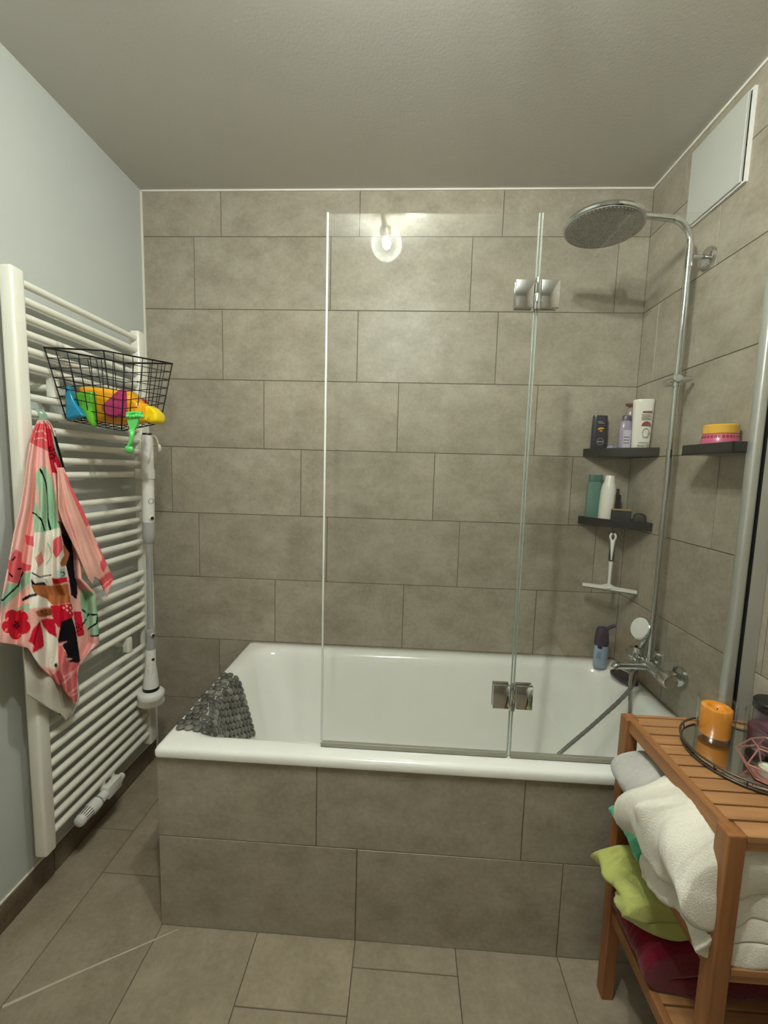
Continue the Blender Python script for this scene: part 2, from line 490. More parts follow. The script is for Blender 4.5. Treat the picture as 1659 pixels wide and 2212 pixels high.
for zc, dx in ((1.893, 0), (.788, 0)):
    bm = bmesh.new()
    for sx in (-1, 1):
        xa, xb = sorted((XH + sx * .010, XH + sx * .056))
        for yy in (YG - .013, YG + .004):
            box(bm, xa, xb, yy, yy + .009, zc - .035, zc + .035, .0012, 2)
    hg = ob('hinge', bm, CHROME, scr, True, 30)
    bm = bmesh.new()
    lathe(bm, [(0, -.039), (.0078, -.039), (.0085, -.037), (.0085, -.001), (.0078, 0), (.0085, .001), (.0085, .037), (.0078, .039), (0, .039)], (XH, YG - .010, zc), (0, 0, 1), 24)
    ob('hinge_barrel', bm, CHROME, hg, True, 40)
bm = bmesh.new(); box(bm, 2.118, W, YG - .02, YG + .02, ZT + .002, 2.105, .002, 2)
wp = ob('wall_channel', bm, SATIN, scr)
bm = bmesh.new(); box(bm, 2.092, 2.1165, YG - .015, YG + .015, ZT + .002, 2.10, .007, 4)
ob('pane_profile', bm, SATIN, scr, True, 50)
bm = bmesh.new(); box(bm, 2.1165, 2.118, YG - .0205, YG + .012, ZT + .002, 2.10)
ob('gasket', bm, BPLAST, scr)

# ------------------------------------------------------------------ shower column and bath mixer
YS = -.377; XP = 2.093
sh = empty('shower_column', (W, YS, .6), 'chrome shower column with round rain head and bath mixer on right wall', 'shower')
bm = bmesh.new()
pp = [(XP, YS, .76), (XP, YS, 1.4), (XP, YS, 2.16)] + [(XP - .075 + .075 * math.cos(a), YS, 2.19 + .082 * math.sin(a)) for a in [PI / 2 * k / 10 for k in range(1, 11)]] + [(1.93, YS, 2.283), (1.83, YS, 2.300)]
tube(bm, pp, .0112, 18)
tube(bm, [(XP, YS, 2.118), (XP, YS, 2.19)], .0126, 18)
ob('riser_pipe', bm, CHROME, sh, True, 40)
bm = bmesh.new()
hc = Vector((1.810, YS, 2.240)); hax = Vector((.05, .03, 1))
lathe(bm, [(.117, 0), (.123, .002), (.125, .008), (.123, .014), (.06, .020), (.022, .026), (.018, .050), (.013, .055), (0, .056)], hc, hax, 56)
rh = ob('rain_head', bm, CHROME, sh, True, 35)
bm = bmesh.new()
lathe(bm, [(.1185, .003), (.117, -.001), (0, -.0014)], hc, hax, 56)
q = Vector((0, 0, 1)).rotation_difference(hax.normalized()).to_matrix()
for rr in range(1, 11):
    for kk in range(rr * 6):
        a = 2 * PI * kk / (rr * 6) + rr * .3
        lathe(bm, [(.0021, -.001), (.0013, -.0036), (0, -.0036)], hc + q @ Vector((rr * .0111 * math.cos(a), rr * .0111 * math.sin(a), 0)), hax, 6)
ob('spray_face', bm, mat('grey_nozzles', srgb(158, 158, 154), .45, metal=.1, var=.2, vscale=90), rh)
bm = bmesh.new()
lathe(bm, [(0, .016), (.012, .016), (.031, .011), (.034, .006), (.034, 0)], (W - .001, YS, 2.15), (-1, 0, 0), 36)
tube(bm, [(W, YS, 2.152), (XP, YS, 2.152)], .0075, 14)
ob('wall_bracket', bm, CHROME, sh, True, 35)
bm = bmesh.new()
tube(bm, [(XP, YS, 1.735), (XP, YS, 1.772)], .0165, 20)
tube(bm, [(XP - .012, YS - .03, 1.757), (XP + .01, YS + .012, 1.752)], .011, 16)
tube(bm, [(XP - .036, YS + .004, 1.745), (XP + .02, YS, 1.757), (XP + .045, YS - .004, 1.762)], [.013, .012, .008], 16)
ob('slider', bm, CHROME, sh, True, 40)
ZM = .744
bm = bmesh.new()
tube(bm, [(XP, YS - .072, ZM), (XP, YS + .075, ZM)], .021, 24)
tube(bm, [(XP, YS, ZM), (XP, YS, ZM + .03)], .015, 18)
ob('mixer_body', bm, CHROME, sh, True, 40)
for sy, nm in ((-1, 'thermostat_knob'), (1, 'diverter_knob')):
    bm = bmesh.new()
    lathe(bm, [(.019, 0), (.0225, .002), (.0245, .008), (.0245, .046), (.0225, .051), (0, .052)], (XP, YS + sy * .073, ZM), (0, sy, 0), 28)
    for k in range(18):
        a = 2 * PI * k / 18
        c = Vector((XP + .0245 * math.cos(a), YS + sy * .078, ZM + .0245 * math.sin(a)))
        tube(bm, [c, c + Vector((0, sy * .04, 0))], .0014, 6)
    ob(nm, bm, CHROME, sh, True, 40)
for sy in (-1, 1):
    bm = bmesh.new()
    yy = YS + sy * .075
    lathe(bm, [(0, .022), (.020, .022), (.033, .014), (.0345, .010), (.0345, 0)], (W - .001, yy, ZM), (-1, 0, 0), 36)
    tube(bm, [(W - .01, yy, ZM), (XP + .012, yy + sy * -.012, ZM)], .014, 18)
    ob('wall_rosette', bm, CHROME, sh, True, 35)
bm = bmesh.new()
tube(bm, smooth_path([(XP - .01, YS, ZM - .004), (XP - .045, YS, ZM - .002), (XP - .085, YS, ZM - .004), (XP - .116, YS, ZM - .006), (XP - .124, YS, ZM - .016)], 5), .0135, 18)
ob('bath_spout', bm, CHROME, sh, True, 40)
bm = bmesh.new()
tube(bm, [(XP - .012, YS + .035, ZM + .012), (XP - .016, YS + .038, ZM + .035)], .0085, 14)
lathe(bm, [(.012, 0), (.0165, .004), (.0165, .022), (.0125, .024)], (XP - .018, YS + .040, ZM + .03), (-.2, 0, 1), 20)
ob('shower_holder', bm, CHROME, sh, True, 40)

hs = empty('hand_shower', (XP - .02, YS + .04, ZM + .03), 'small round hand shower with white face resting on bath mixer', 'hand shower')
HC = at(1383, 1357, 'y', YS + .035)
fn = (CP - HC).normalized() * .5 + Vector((-.85, .2, .25)); fn.normalize()
bm = bmesh.new()
lathe(bm, [(0, -.026), (.022, -.024), (.038, -.012), (.0425, -.003), (.0425, .001), (.040, .003)], HC, fn, 36)
tube(bm, smooth_path([HC - fn * .018, HC - fn * .03 + Vector((0, 0, -.03)), (XP - .012, YS + .040, ZM + .055), (XP - .018, YS + .040, ZM + .012)], 6), [.016] * 6 + [.0125] * 13, 16)
ob('handle', bm, CHROME, hs, True, 40)
bm = bmesh.new(); lathe(bm, [(.040, .002), (.0385, .0055), (0, .0062)], HC, fn, 36)
for rr in range(1, 6):
    for kk in range(rr * 6):
        a = 2 * PI * kk / (rr * 6); qq = Vector((0, 0, 1)).rotation_difference(fn).to_matrix()
        lathe(bm, [(.0012, .0055), (.0008, .0075), (0, .0075)], HC + qq @ Vector((rr * .0065 * math.cos(a), rr * .0065 * math.sin(a), 0)), fn, 5)
plabel(ob('spray_face', bm, WPLAST, hs), 'white spray face')
bm = bmesh.new()
hp = smooth_path([(XP - .018, YS + .04, ZM + .012), (XP - .03, YS + .03, .70), (2.040, -.355, .632), (1.93, -.345, .49), (1.817, -.345, .37), (1.72, -.36, .27), (1.70, -.40, .207), (1.78, -.47, .19), (1.90, -.47, .19), (2.0, -.40, .25), (2.052, -.352, .40), (2.052, -.352, .55), (2.044, -.354, .66), (XP - .046, YS + .018, .715), (XP - .02, YS + .01, ZM - .01)], 14)
rad = [.0066 + (.0009 if i % 2 else 0) for i in range(len(hp))]
tube(bm, hp, rad, 10)
plabel(ob('hose', bm, mat('steel_hose', srgb(150, 150, 146), .25, metal=.9, var=.1, vscale=200), hs, True), 'grey metal hose looping into the tub')

# ------------------------------------------------------------------ corner shelves
BLK = mat('black_shelf', srgb(15, 15, 16), .28, coat=.2, var=.05)
def corner_shelf(z, label):
    r = empty('corner_shelf', (W, 0, z), label, 'shelf', 'black corner shelves')
    def outline(ins):
        pts = [Vector((W - .002 - ins, -.002 - ins)), Vector((1.953 + ins * 2.2, -.002 - ins))]
        a = pts[1]; b = Vector((W - .002 - ins, -.205 + ins * 2.2))
        for k in range(1, 16):
            t = k / 16; p = a.lerp(b, t); n_ = Vector((-.707, -.707)); p += n_ * .020 * (1 - (2 * t - 1) ** 2) ; pts.append(p)
        pts.append(b); return pts
    o_, i_ = outline(0), outline(.004)
    bm = bmesh.new(); n = len(o_)
    A = [bm.verts.new((p.x, p.y, z)) for p in o_]; B = [bm.verts.new((p.x, p.y, z + .033)) for p in o_]
    C = [bm.verts.new((p.x, p.y, z + .033)) for p in i_]; E_ = [bm.verts.new((p.x, p.y, z + .006)) for p in i_]
    bm.faces.new(A)
    bm.faces.new(E_)
    for P, Q in ((A, B), (B, C), (C, E_)):
        for k in range(n): bm.faces.new((P[k], P[(k + 1) % n], Q[(k + 1) % n], Q[k]))
    ob('tray', bm, BLK, r)
    return r, z + .0065
shA, zA = corner_shelf(1.508, 'upper black corner shelf holding the navy and large white bottles')
shB, zB = corner_shelf(1.214, 'lower black corner shelf above the hanging squeegee')
bm = bmesh.new()
tube(bm, smooth_path([(2.05, -.112, 1.2135), (2.05, -.114, 1.203), (2.050, -.122, 1.196), (2.05, -.131, 1.200)], 4), .0022, 8)
ob('hook', bm, BLK, shB, True)
ws = empty('wall_shelf', (W, -.6, 1.498), 'short black wall shelf carrying the pink jar beside the glass screen', 'shelf')
bm = bmesh.new(); box(bm, 2.056, W - .001, -.706, -.497, 1.4975, 1.5035, .001, 1)
box(bm, 2.056, 2.061, -.706, -.497, 1.5, 1.529, .001, 1); box(bm, 2.056, W - .001, -.706, -.701, 1.5, 1.529, .001, 1); box(bm, 2.056, W - .001, -.502, -.497, 1.5, 1.529, .001, 1)
box(bm, W - .006, W - .001, -.706, -.497, 1.5, 1.529, .001, 1)
ob('tray', bm, BLK, ws)

# ------------------------------------------------------------------ bottles
def oval(bm, prof, c, sx, sy, rot=0, mi=0, seg=36, p=1):
    """stack of (scale, height) ovals; p squares the outline off"""
    c = Vector(c); rings = []
    R_ = Matrix.Rotation(rot, 3, 'Z')
    for s_, h in prof:
        if s_ <= 0: rings.append([bm.verts.new(c + Vector((0, 0, h)))]); continue
        rg = []
        for k in range(seg):
            a = 2 * PI * k / seg; ca, sa = math.cos(a), math.sin(a)
            x = math.copysign(abs(ca) ** p, ca) * sx * s_; y = math.copysign(abs(sa) ** p, sa) * sy * s_
            rg.append(bm.verts.new(c + R_ @ Vector((x, y, 0)) + Vector((0, 0, h))))
        rings.append(rg)
    for A, B in zip(rings, rings[1:]):
        for k in range(seg):
            j = (k + 1) % seg
            if len(A) == 1 and len(B) == 1: continue
            if len(A) == 1: f = bm.faces.new((A[0], B[j], B[k]))
            elif len(B) == 1: f = bm.faces.new((A[k], A[j], B[0]))
            else: f = bm.faces.new((A[k], A[j], B[j], B[k]))
            f.material_index = mi
def face_matrix(c, rot, flip=False):
    """frame of a label on the side of a bottle: faces the room, turned by rot about the vertical"""
    M = Matrix.Rotation(rot, 4, 'Z') @ Matrix.Rotation(PI / 2, 4, 'X')
    if flip: M = M @ Matrix.Rotation(PI, 4, 'Z')
    M = Matrix.Translation(c) @ M
    return M
def print_quad(bm, M, x0, x1, y0, y1, off=.0004, wrap=None):
    bm.faces.new([bm.verts.new(M @ Vector((x, y, off))) for x, y in ((x0, y0), (x1, y0), (x1, y1), (x0, y1))])
def print_disc(bm, M, x, y, rx, ry, off=.0004, hole=0, n=28, a0=0, a1=2 * PI):
    if hole:
        A = [bm.verts.new(M @ Vector((x + rx * math.cos(2 * PI * k / n), y + ry * math.sin(2 * PI * k / n), off))) for k in range(n)]
        B = [bm.verts.new(M @ Vector((x + rx * hole * math.cos(2 * PI * k / n), y + ry * hole * math.sin(2 * PI * k / n), off))) for k in range(n)]
        for k in range(n): bm.faces.new((A[k], A[(k + 1) % n], B[(k + 1) % n], B[k]))
    else:
        bm.faces.new([bm.verts.new(M @ Vector((x + rx * math.cos(a0 + (a1 - a0) * k / (n - 1 if a1 - a0 < 6 else n)), y + ry * math.sin(a0 + (a1 - a0) * k / (n - 1 if a1 - a0 < 6 else n)), off))) for k in range(n)])

# 1 dark blue shower gel, standing on its cap
c = Vector((2.004, -.026, zA)); rt = .0
b = empty('shower_gel_bottle', c, 'dark navy flat bottle with round white emblem on upper corner shelf', 'bottle')
NAVY = mat('navy_plastic', srgb(34, 36, 56), .3, coat=.2)
bm = bmesh.new(); oval(bm, [(0, .022), (.92, .022), (1, .026), (1.0, .10), (.94, .155), (.92, .163), (.88, .166), (0, .166)], c, .032, .0155, rt, p=.7)
ob('body', bm, NAVY, b, True, 40)
bm = bmesh.new(); oval(bm, [(0, 0), (.9, 0), (.93, .002), (.93, .021), (0, .0215)], c, .032, .0155, rt, p=.7)
ob('cap', bm, mat('navy_cap', srgb(26, 27, 42), .3), b, True, 40)
Mf = face_matrix(c + Matrix.Rotation(rt, 3, 'Z') @ Vector((0, -.0158, 0)), rt)
bm = bmesh.new(); print_disc(bm, Mf, 0, .056, .0145, .0145, .0006, .9); print_quad(bm, Mf, -.0115, .0115, .0535, .0585, .0006)
ob('emblem', bm, mat('print_grey', srgb(168, 168, 176), .5), b); bm = bmesh.new()
print_quad(bm, Mf, -.016, .004, .138, .1405, .0006); print_quad(bm, Mf, -.014, .012, .132, .134, .0006)
ob('label_text', bm, mat('print_grey', srgb(168, 168, 176), .5), b)
bm = bmesh.new(); print_disc(bm, Mf, 0, .107, .014, .009, .0007, a0=.3, a1=PI + .3)
print_quad(bm, Mf, -.006, .006, .098, .103, .0007)
ob('flame_print', bm, mat('print_orange', srgb(214, 150, 60), .5), b)
text_part('lettering', 'NIVEA', .0068, Mf @ Matrix.Translation((0, .056, .0009)), mat('print_dark', srgb(40, 42, 60), .5), b)
# 2 lilac bottle
c = Vector((2.083, -.088, zA)); rt = -.1
b = empty('conditioner_bottle', c, 'slim lilac bottle with dark cap standing behind the white shampoo bottle', 'bottle')
bm = bmesh.new(); oval(bm, [(0, .0), (.95, .0), (1, .004), (1.0, .10), (.9, .128), (.55, .140), (0, .141)], c, .026, .018, rt, p=.8)
ob('body', bm, mat('lilac_plastic', srgb(158, 146, 170), .25, coat=.3, var=.08), b, True, 40)
bm = bmesh.new(); oval(bm, [(.6, .139), (.62, .141), (.62, .158), (.5, .161), (0, .161)], c, .026, .018, rt)
ob('cap', bm, mat('dusk_cap', srgb(88, 80, 96), .35), b, True, 40)
Mf = face_matrix(c + Vector((0, -.0188, 0)), rt); bm = bmesh.new()
for yy in (.07, .058, .046): print_quad(bm, Mf, -.016, .008, yy, yy + .003, .0008)
ob('label_text', bm, mat('print_plum', srgb(92, 74, 98), .5), b)
bm = bmesh.new(); print_quad(bm, Mf, -.018, .012, .02, .1, .0004); ob('label_sheet', bm, mat('label_pale', srgb(196, 190, 202), .5), b)
# 3 white shampoo bottle standing upside down on its cap
c = Vector((2.122, -.132, zA)); rt = -.35
b = empty('shampoo_bottle', c, 'large white shampoo bottle with red print standing upside down', 'bottle')
WB = mat('white_bottle', srgb(226, 222, 212), .25, coat=.4, var=.01)
bm = bmesh.new(); oval(bm, [(0, .0), (.80, .0), (.82, .003), (.86, .06), (.92, .13), (.98, .196), (1.0, .212), (.97, .217), (.8, .218), (0, .218)], c, .038, .021, rt, p=.82)
ob('body', bm, WB, b, True, 40)
Mf = face_matrix(c + Matrix.Rotation(rt, 3, 'Z') @ Vector((0, -.0206, 0)), rt)
RED = mat('print_red', srgb(128, 44, 38), .5); GREYP = mat('print_taupe', srgb(130, 120, 112), .5)
bm = bmesh.new(); print_quad(bm, Mf, -.004, .034 - .006, .164, .170, .0016); ob('colour_bar', bm, RED, b); bm = bmesh.new(); print_disc(bm, Mf, .012, .112, .0165, .0185, .0002, a0=0, a1=PI)
ob('logo_marking', bm, RED, b)
bm = bmesh.new()
for yy in (.136, .141, .146, .151, .156): print_quad(bm, Mf, -.006, .028, yy, yy + .0022, .0010)
ob('label_text', bm, GREYP, b); bm = bmesh.new(); print_disc(bm, Mf, .012, .085, .012, .019, .0004, .85); ob('emblem', bm, GREYP, b); bm = bmesh.new(); print_quad(bm, Mf, .018, .032, .083, .0855, .001)
print_quad(bm, Mf, -.010, .026, .047, .049, .0004)
ob('label_text', bm, GREYP, b)
text_part('lettering', 'ELVIVE', .0135, Mf @ Matrix.Translation((.006, .036, .0004)) @ Matrix.Rotation(PI, 4, 'Z'), mat('print_ink', srgb(90, 84, 80), .5), b)
# 4 rust capped bottle behind
c = Vector((2.118, -.062, zA))
b = empty('body_wash_bottle', c, 'tall bottle with flat rust coloured cap hidden behind white shampoo bottle', 'bottle')
bm = bmesh.new(); oval(bm, [(0, 0), (.95, 0), (1, .004), (1, .17), (.8, .19), (.5, .197), (0, .198)], c, .030, .022); ob('body', bm, mat('smoke_plastic', srgb(150, 132, 124), .2, coat=.3), b, True, 40)
bm = bmesh.new(); oval(bm, [(.5, .197), (1.0, .206), (1.02, .208), (1.02, .213), (0, .214)], c, .030, .022); ob('cap', bm, mat('rust_plastic', srgb(120, 70, 58), .35), b, True, 40)
# 5 small translucent lilac soap dish
c = Vector((2.044, -.056, zA))
bm = bmesh.new(); oval(bm, [(0, 0), (.8, 0), (1, .016), (.95, .026), (.6, .037), (0, .04)], c, .022, .018, .2)
o = ob('soap_lump', bm, mat('lilac_soap', srgb(150, 148, 178), .4, sub=.2, var=.1), None, True)
tag(o, 'small pale lilac lump between navy and white bottles on corner shelf', 'soap')
# lower shelf: teal bottle
c = Vector((2.004, -.026, zB)); rt = .0
b = empty('teal_bottle', c, 'teal green bottle at the left end of the lower corner shelf', 'bottle')
TEAL = mat('teal_plastic', srgb(92, 130, 120), .25, coat=.3, var=.06)
bm = bmesh.new(); oval(bm, [(0, 0), (.94, 0), (1, .004), (1, .11), (.93, .16), (.86, .18), (0, .181)], c, .033, .018, rt, p=.85); ob('body', bm, TEAL, b, True, 40)
bm = bmesh.new(); oval(bm, [(.7, .18), (.86, .182), (.86, .207), (.82, .210), (0, .210)], c, .033, .018, rt, p=.85); ob('cap', bm, mat('teal_cap', srgb(70, 104, 98), .3, coat=.3), b, True, 40)
# white round bottle
c = Vector((2.040, -.062, zB))
b = empty('white_bottle', c, 'white rounded bottle beside the teal bottle on lower corner shelf', 'bottle')
bm = bmesh.new(); lathe(bm, [(0, 0), (.027, 0), (.029, .004), (.0300, .05), (.0305, .10), (.030, .14), (.027, .165), (.021, .182), (.020, .190), (.019, .205), (.017, .208), (0, .208)], c, (.04, 0, 1), 40)
ob('body', bm, WB, b, True, 40)
bm = bmesh.new()
for k in range(13):
    z = .05 + k * .0062; rr = .0306
    for s0, s1 in ((.55, .95 - .012 * abs(k - 6)), ):
        A = []
        for j in range(7):
            a = -PI / 2 + s0 + (s1 - s0) * j / 6 - .1
            A.append((bm.verts.new(c + Vector((rr * math.cos(a) + .04 * z, rr * math.sin(a), z))), bm.verts.new(c + Vector((rr * math.cos(a) + .04 * z, rr * math.sin(a), z + .0028)))))
        for p_, q_ in zip(A, A[1:]): bm.faces.new((p_[0], q_[0], q_[1], p_[1]))
ob('label_text', bm, GREYP, b)
c = Vector((2.094, -.038, zB))
b = empty('black_bottle', c, 'narrow black bottle half hidden behind the white rounded bottle', 'bottle')
bm = bmesh.new(); oval(bm, [(0, 0), (1, 0), (1, .12), (.9, .128), (0, .129)], c, .015, .015, 0, p=.8); ob('body', bm, BPLAST, b, True, 40)
bm = bmesh.new(); oval(bm, [(.6, .128), (.62, .13), (.6, .152), (0, .153)], c, .015, .015); ob('cap', bm, mat('dark_cap', srgb(50, 50, 52), .4), b, True, 40)
M45 = Matrix.Translation((2.084, -.104, zB)) @ Matrix.Rotation(-.5, 4, 'Z')
b = empty('scrub_sponge', (2.084, -.104, zB), 'dark scrub sponge with tan top layer on the lower corner shelf', 'sponge')
bm = bmesh.new(); box(bm, -.037, .037, -.014, .014, .0, .064, .004, 3, 0, M45); ob('sponge', bm, mat('charcoal_sponge', srgb(44, 46, 46), .9, bump=.6, scale=300), b, True, 40)
bm = bmesh.new(); box(bm, -.037, .037, -.014, .014, .0642, .0705, .002, 2, 0, M45); plabel(ob('scour_layer', bm, mat('tan_scour', srgb(150, 126, 92), .9, bump=.6, scale=400), b, True, 40), 'tan top layer')
c = Vector((2.133, -.152, zB))
bm = bmesh.new(); oval(bm, [(0, 0), (.9, 0), (1, .006), (1, .034), (.92, .05), (.6, .058), (0, .06)], c, .024, .018, -.5, p=.75)
o = ob('scrub_block', bm, mat('black_pumice', srgb(34, 36, 36), .7, bump=.4, scale=150), None, True)
tag(o, 'rounded black block at the right end of lower corner shelf', 'sponge')
# pink jar
c = Vector((2.106, -.585, 1.5037))
b = empty('cream_jar', c, 'round pink cream jar with yellow lid on the short wall shelf', 'jar')
bm = bmesh.new(); lathe(bm, [(0, 0), (.046, 0), (.0495, .004), (.0475, .028), (.043, .052), (.041, .054), (0, .054)], c, (0, 0, 1), 44); ob('tub', bm, mat('pink_jar', srgb(206, 92, 128), .3, coat=.4, var=.04), b, True, 40)
bm = bmesh.new(); lathe(bm, [(.041, .054), (.0438, .055), (.0438, .078), (.041, .081), (0, .081)], c, (0, 0, 1), 44); plabel(ob('lid', bm, mat('yellow_lid', srgb(232, 178, 62), .2, coat=.5), b, True, 40), 'yellow lid')
bm = bmesh.new()
def jar_r(h): return .0475 - (h - .028) * .1875 + .0005
for ang in range(30):
    a0 = 2 * PI * ang / 30; a1 = a0 + 2 * PI / 30 * random.choice([.5, .7, .8])
    h0, h1 = .041, .049
    bm.faces.new([bm.verts.new(c + Vector((jar_r(h) * math.cos(a), jar_r(h) * math.sin(a), h))) for a, h in ((a0, h0), (a1, h0), (a1, h1), (a0, h1))])
ob('label_text', bm, mat('print_crimson', srgb(150, 40, 70), .5), b)

# squeegee hanging from the lower shelf
sq = empty('squeegee', (2.05, -.126, 1.19), 'white squeegee with grey grip hanging below the lower corner shelf', 'squeegee')
pl, pr_ = Vector((1.962, -.075, .953)), Vector((2.150, -.152, .947))
tp, bt = Vector((2.049, -.126, 1.186)), Vector((2.055, -.113, .955))
ud = (tp - bt).normalized(); bd = (pr_ - pl).normalized()
bm = bmesh.new()
tube(bm, smooth_path([bt + ud * .004, bt + ud * .02, bt + ud * .07, bt + ud * .118], 5), [.013, .011, .0085, .0072, .0066, .0062, .006, .006, .006, .006, .0062, .0065, .007, .0075, .0085, .009], 14)
ob('shaft', bm, WPLAST, sq, True, 40)
bm = bmesh.new()
tube(bm, [bt + ud * .119, bt + ud * .14, bt + ud * .17, bt + ud * .198], [.0095, .0105, .0098, .010], 14)
plabel(ob('grip', bm, mat('charcoal_grip', srgb(58, 56, 54), .5), sq, True, 40), 'charcoal grip sleeve')
bm = bmesh.new()
fr = -(ud.cross(bd)).normalized(); fr = fr if fr.y < 0 else -fr
tube(bm, [bt + ud * .125 + fr * .0075, bt + ud * .15 + fr * .0085, bt + ud * .195 + fr * .008, bt + ud * .205], [.003, .0045, .0085, .0095], 12)
for sgn in (-1, 1):
    tube(bm, smooth_path([bt + ud * .203 + bd * sgn * .003, bt + ud * .214 + bd * sgn * .0085, bt + ud * .226 + bd * sgn * .0095, bt + ud * .236 + bd * sgn * .004], 4), .0042, 10)
ob('hanger', bm, WPLAST, sq, True, 40)
bm = bmesh.new()
n = 24; secs = []
for k in range(n + 1):
    t = k / n; p = pl.lerp(pr_, t); hgt = .0115 + .011 * math.exp(-((t - .49) / .09) ** 2) + .002 * math.sin(PI * t)
    secs.append([p + fr * .006, p + fr * .006 + ud * hgt, p - fr * .006 + ud * hgt, p - fr * .006])
vs = [[bm.verts.new(x) for x in s_] for s_ in secs]
for A, B in zip(vs, vs[1:]):
    for k in range(4): bm.faces.new((A[k], A[(k + 1) % 4], B[(k + 1) % 4], B[k]))
bm.faces.new(vs[0]); bm.faces.new(vs[-1])
ob('blade_holder', bm, WPLAST, sq)
bm = bmesh.new()
o1, o2 = pl + fr * .0015, pr_ + fr * .0015
bm.faces.new([bm.verts.new(v) for v in (o1, o2, o2 - ud * .007, o1 - ud * .007)])
bmesh.ops.solidify(bm, geom=bm.faces[:], thickness=.002)
ob('rubber_blade', bm, mat('grey_rubber', srgb(170, 168, 158), .6), sq)

# light blue lotion bottle on the tub corner
c = Vector((2.055, -.090, ZT + .001)); rt = -.25
b = empty('lotion_bottle', c, 'light blue lotion bottle with dark purple pump cap on the bathtub corner', 'bottle')
bm = bmesh.new(); oval(bm, [(0, 0), (.9, 0), (1, .006), (1.02, .06), (.98, .105), (.86, .125), (.6, .133), (0, .134)], c, .0275, .019, rt, p=.9); ob('body', bm, mat('sky_plastic', srgb(150, 172, 196), .3, coat=.3, var=.05), b, True, 40)
bm = bmesh.new(); oval(bm, [(1.0, .098), (1.05, .104), (1.03, .125), (.96, .15), (.84, .168), (.6, .178), (0, .182)], c, .0275, .019, rt, p=.9)
tube(bm, smooth_path([c + Vector((.008, -.004, .165)), c + Vector((.028, -.012, .185)), c + Vector((.044, -.020, .194))], 4), .0075, 12)
ob('cap', bm, mat('purple_cap', srgb(62, 56, 76), .4), b, True, 40)
Mf = face_matrix(c + Matrix.Rotation(rt, 3, 'Z') @ Vector((-.008, -.0193, 0)), rt - .25)
bm = bmesh.new(); print_disc(bm, Mf, 0, .094, .010, .006, .0012); ob('emblem', bm, mat('print_navy', srgb(40, 46, 60), .5), b)
bm = bmesh.new()
for yy in (.045, .053, .061, .07): print_quad(bm, Mf, -.011, .006, yy, yy + .003, .0014)
ob('label_text', bm, mat('print_slate', srgb(110, 128, 150), .5), b)
# navy dish by the mixer
c = Vector((2.105, -.195, ZT + .001))
bm = bmesh.new(); oval(bm, [(0, 0), (.9, 0), (1, .004), (1, .012), (.9, .016), (.75, .010), (0, .009)], c, .035, .062, .15, p=.7)
o = ob('soap_dish', bm, mat('navy_dish', srgb(40, 42, 54), .4), None, True, 40)
tag(o, 'dark navy oval soap dish on the tub rim behind the mixer', 'soap dish')

# ------------------------------------------------------------------ towel radiator
rad_ = empty('towel_radiator', (.06, -.45, .18), 'tall white ladder towel radiator on the left wall', 'radiator')
YN, YFAR = -.742, -.152
def post(y0, y1):
    bm = bmesh.new(); box(bm, .056, .096, y0, y1, .182, 1.958, .009, 4)
    ob('post', bm, RADW, rad_, True, 50)
post(YN, YN + .044); post(YFAR - .044, YFAR)
zs = [1.926 - .0458 * k for k in range(6)] + [1.610 - .0458 * k for k in range(6)] + [1.283 - .0458 * k for k in range(6)] + [.965 - .0454 * k for k in range(6)] + [.645 - .0456 * k for k in range(10)]
for z in zs:
    bm = bmesh.new(); tube(bm, [(.079, YN + .04, z), (.079, YFAR - .04, z)], .0112, 16)
    ob('bar', bm, RADW, rad_, True, 50)
for y in (-.60, -.30):
    for z in (1.653, .691):
        bm = bmesh.new(); tube(bm, [(0.001, y, z), (.07, y, z)], .011, 14); box(bm, .062, .090, y - .012, y + .012, z - .03, z + .03, .004, 2)
        ob('wall_mount', bm, RADW, rad_, True, 40)
bm = bmesh.new()
tube(bm, [(.093, -.515, .185), (.093, -.405, .185)], .0185, 20)
box(bm, .086, .113, -.485, -.412, .166, .214, .004, 2)
tube(bm, [(.093, -.405, .185), (.093, -.385, .185)], .014, 18)
for y in (-.472, -.422): tube(bm, [(.079, y, .195), (.079, y, .232)], .010, 14)
vb = ob('valve_body', bm, WPLAST, rad_, True, 40)
bm = bmesh.new(); lathe(bm, [(.0175, 0), (.0225, .004), (.0235, .03), (.021, .075), (.0185, .090), (.010, .094), (0, .0945)], (.093, -.517, .185), (0, -1, 0), 32)
th = ob('thermostat_head', bm, WPLAST, rad_, True, 40)
bm = bmesh.new()
for k in range(16):
    a = 2 * PI * k / 16; r1, r2 = .0229, .0206
    p1 = Vector((.093 + r1 * math.cos(a), -.562, .185 + r1 * math.sin(a))); p2 = Vector((.093 + r2 * math.cos(a), -.595, .185 + r2 * math.sin(a)))
    tube(bm, [p1, p2], .0014, 6)
ob('slot_grille', bm, mat('slot_dark', srgb(70, 62, 54), .6), th)
bm = bmesh.new(); lathe(bm, [(.0180, 0), (.0215, 0), (.0215, .003), (.0180, .003)], (.093, -.514, .185), (0, -1, 0), 32)
ob('collar', bm, GPLAST, th, True, 40)

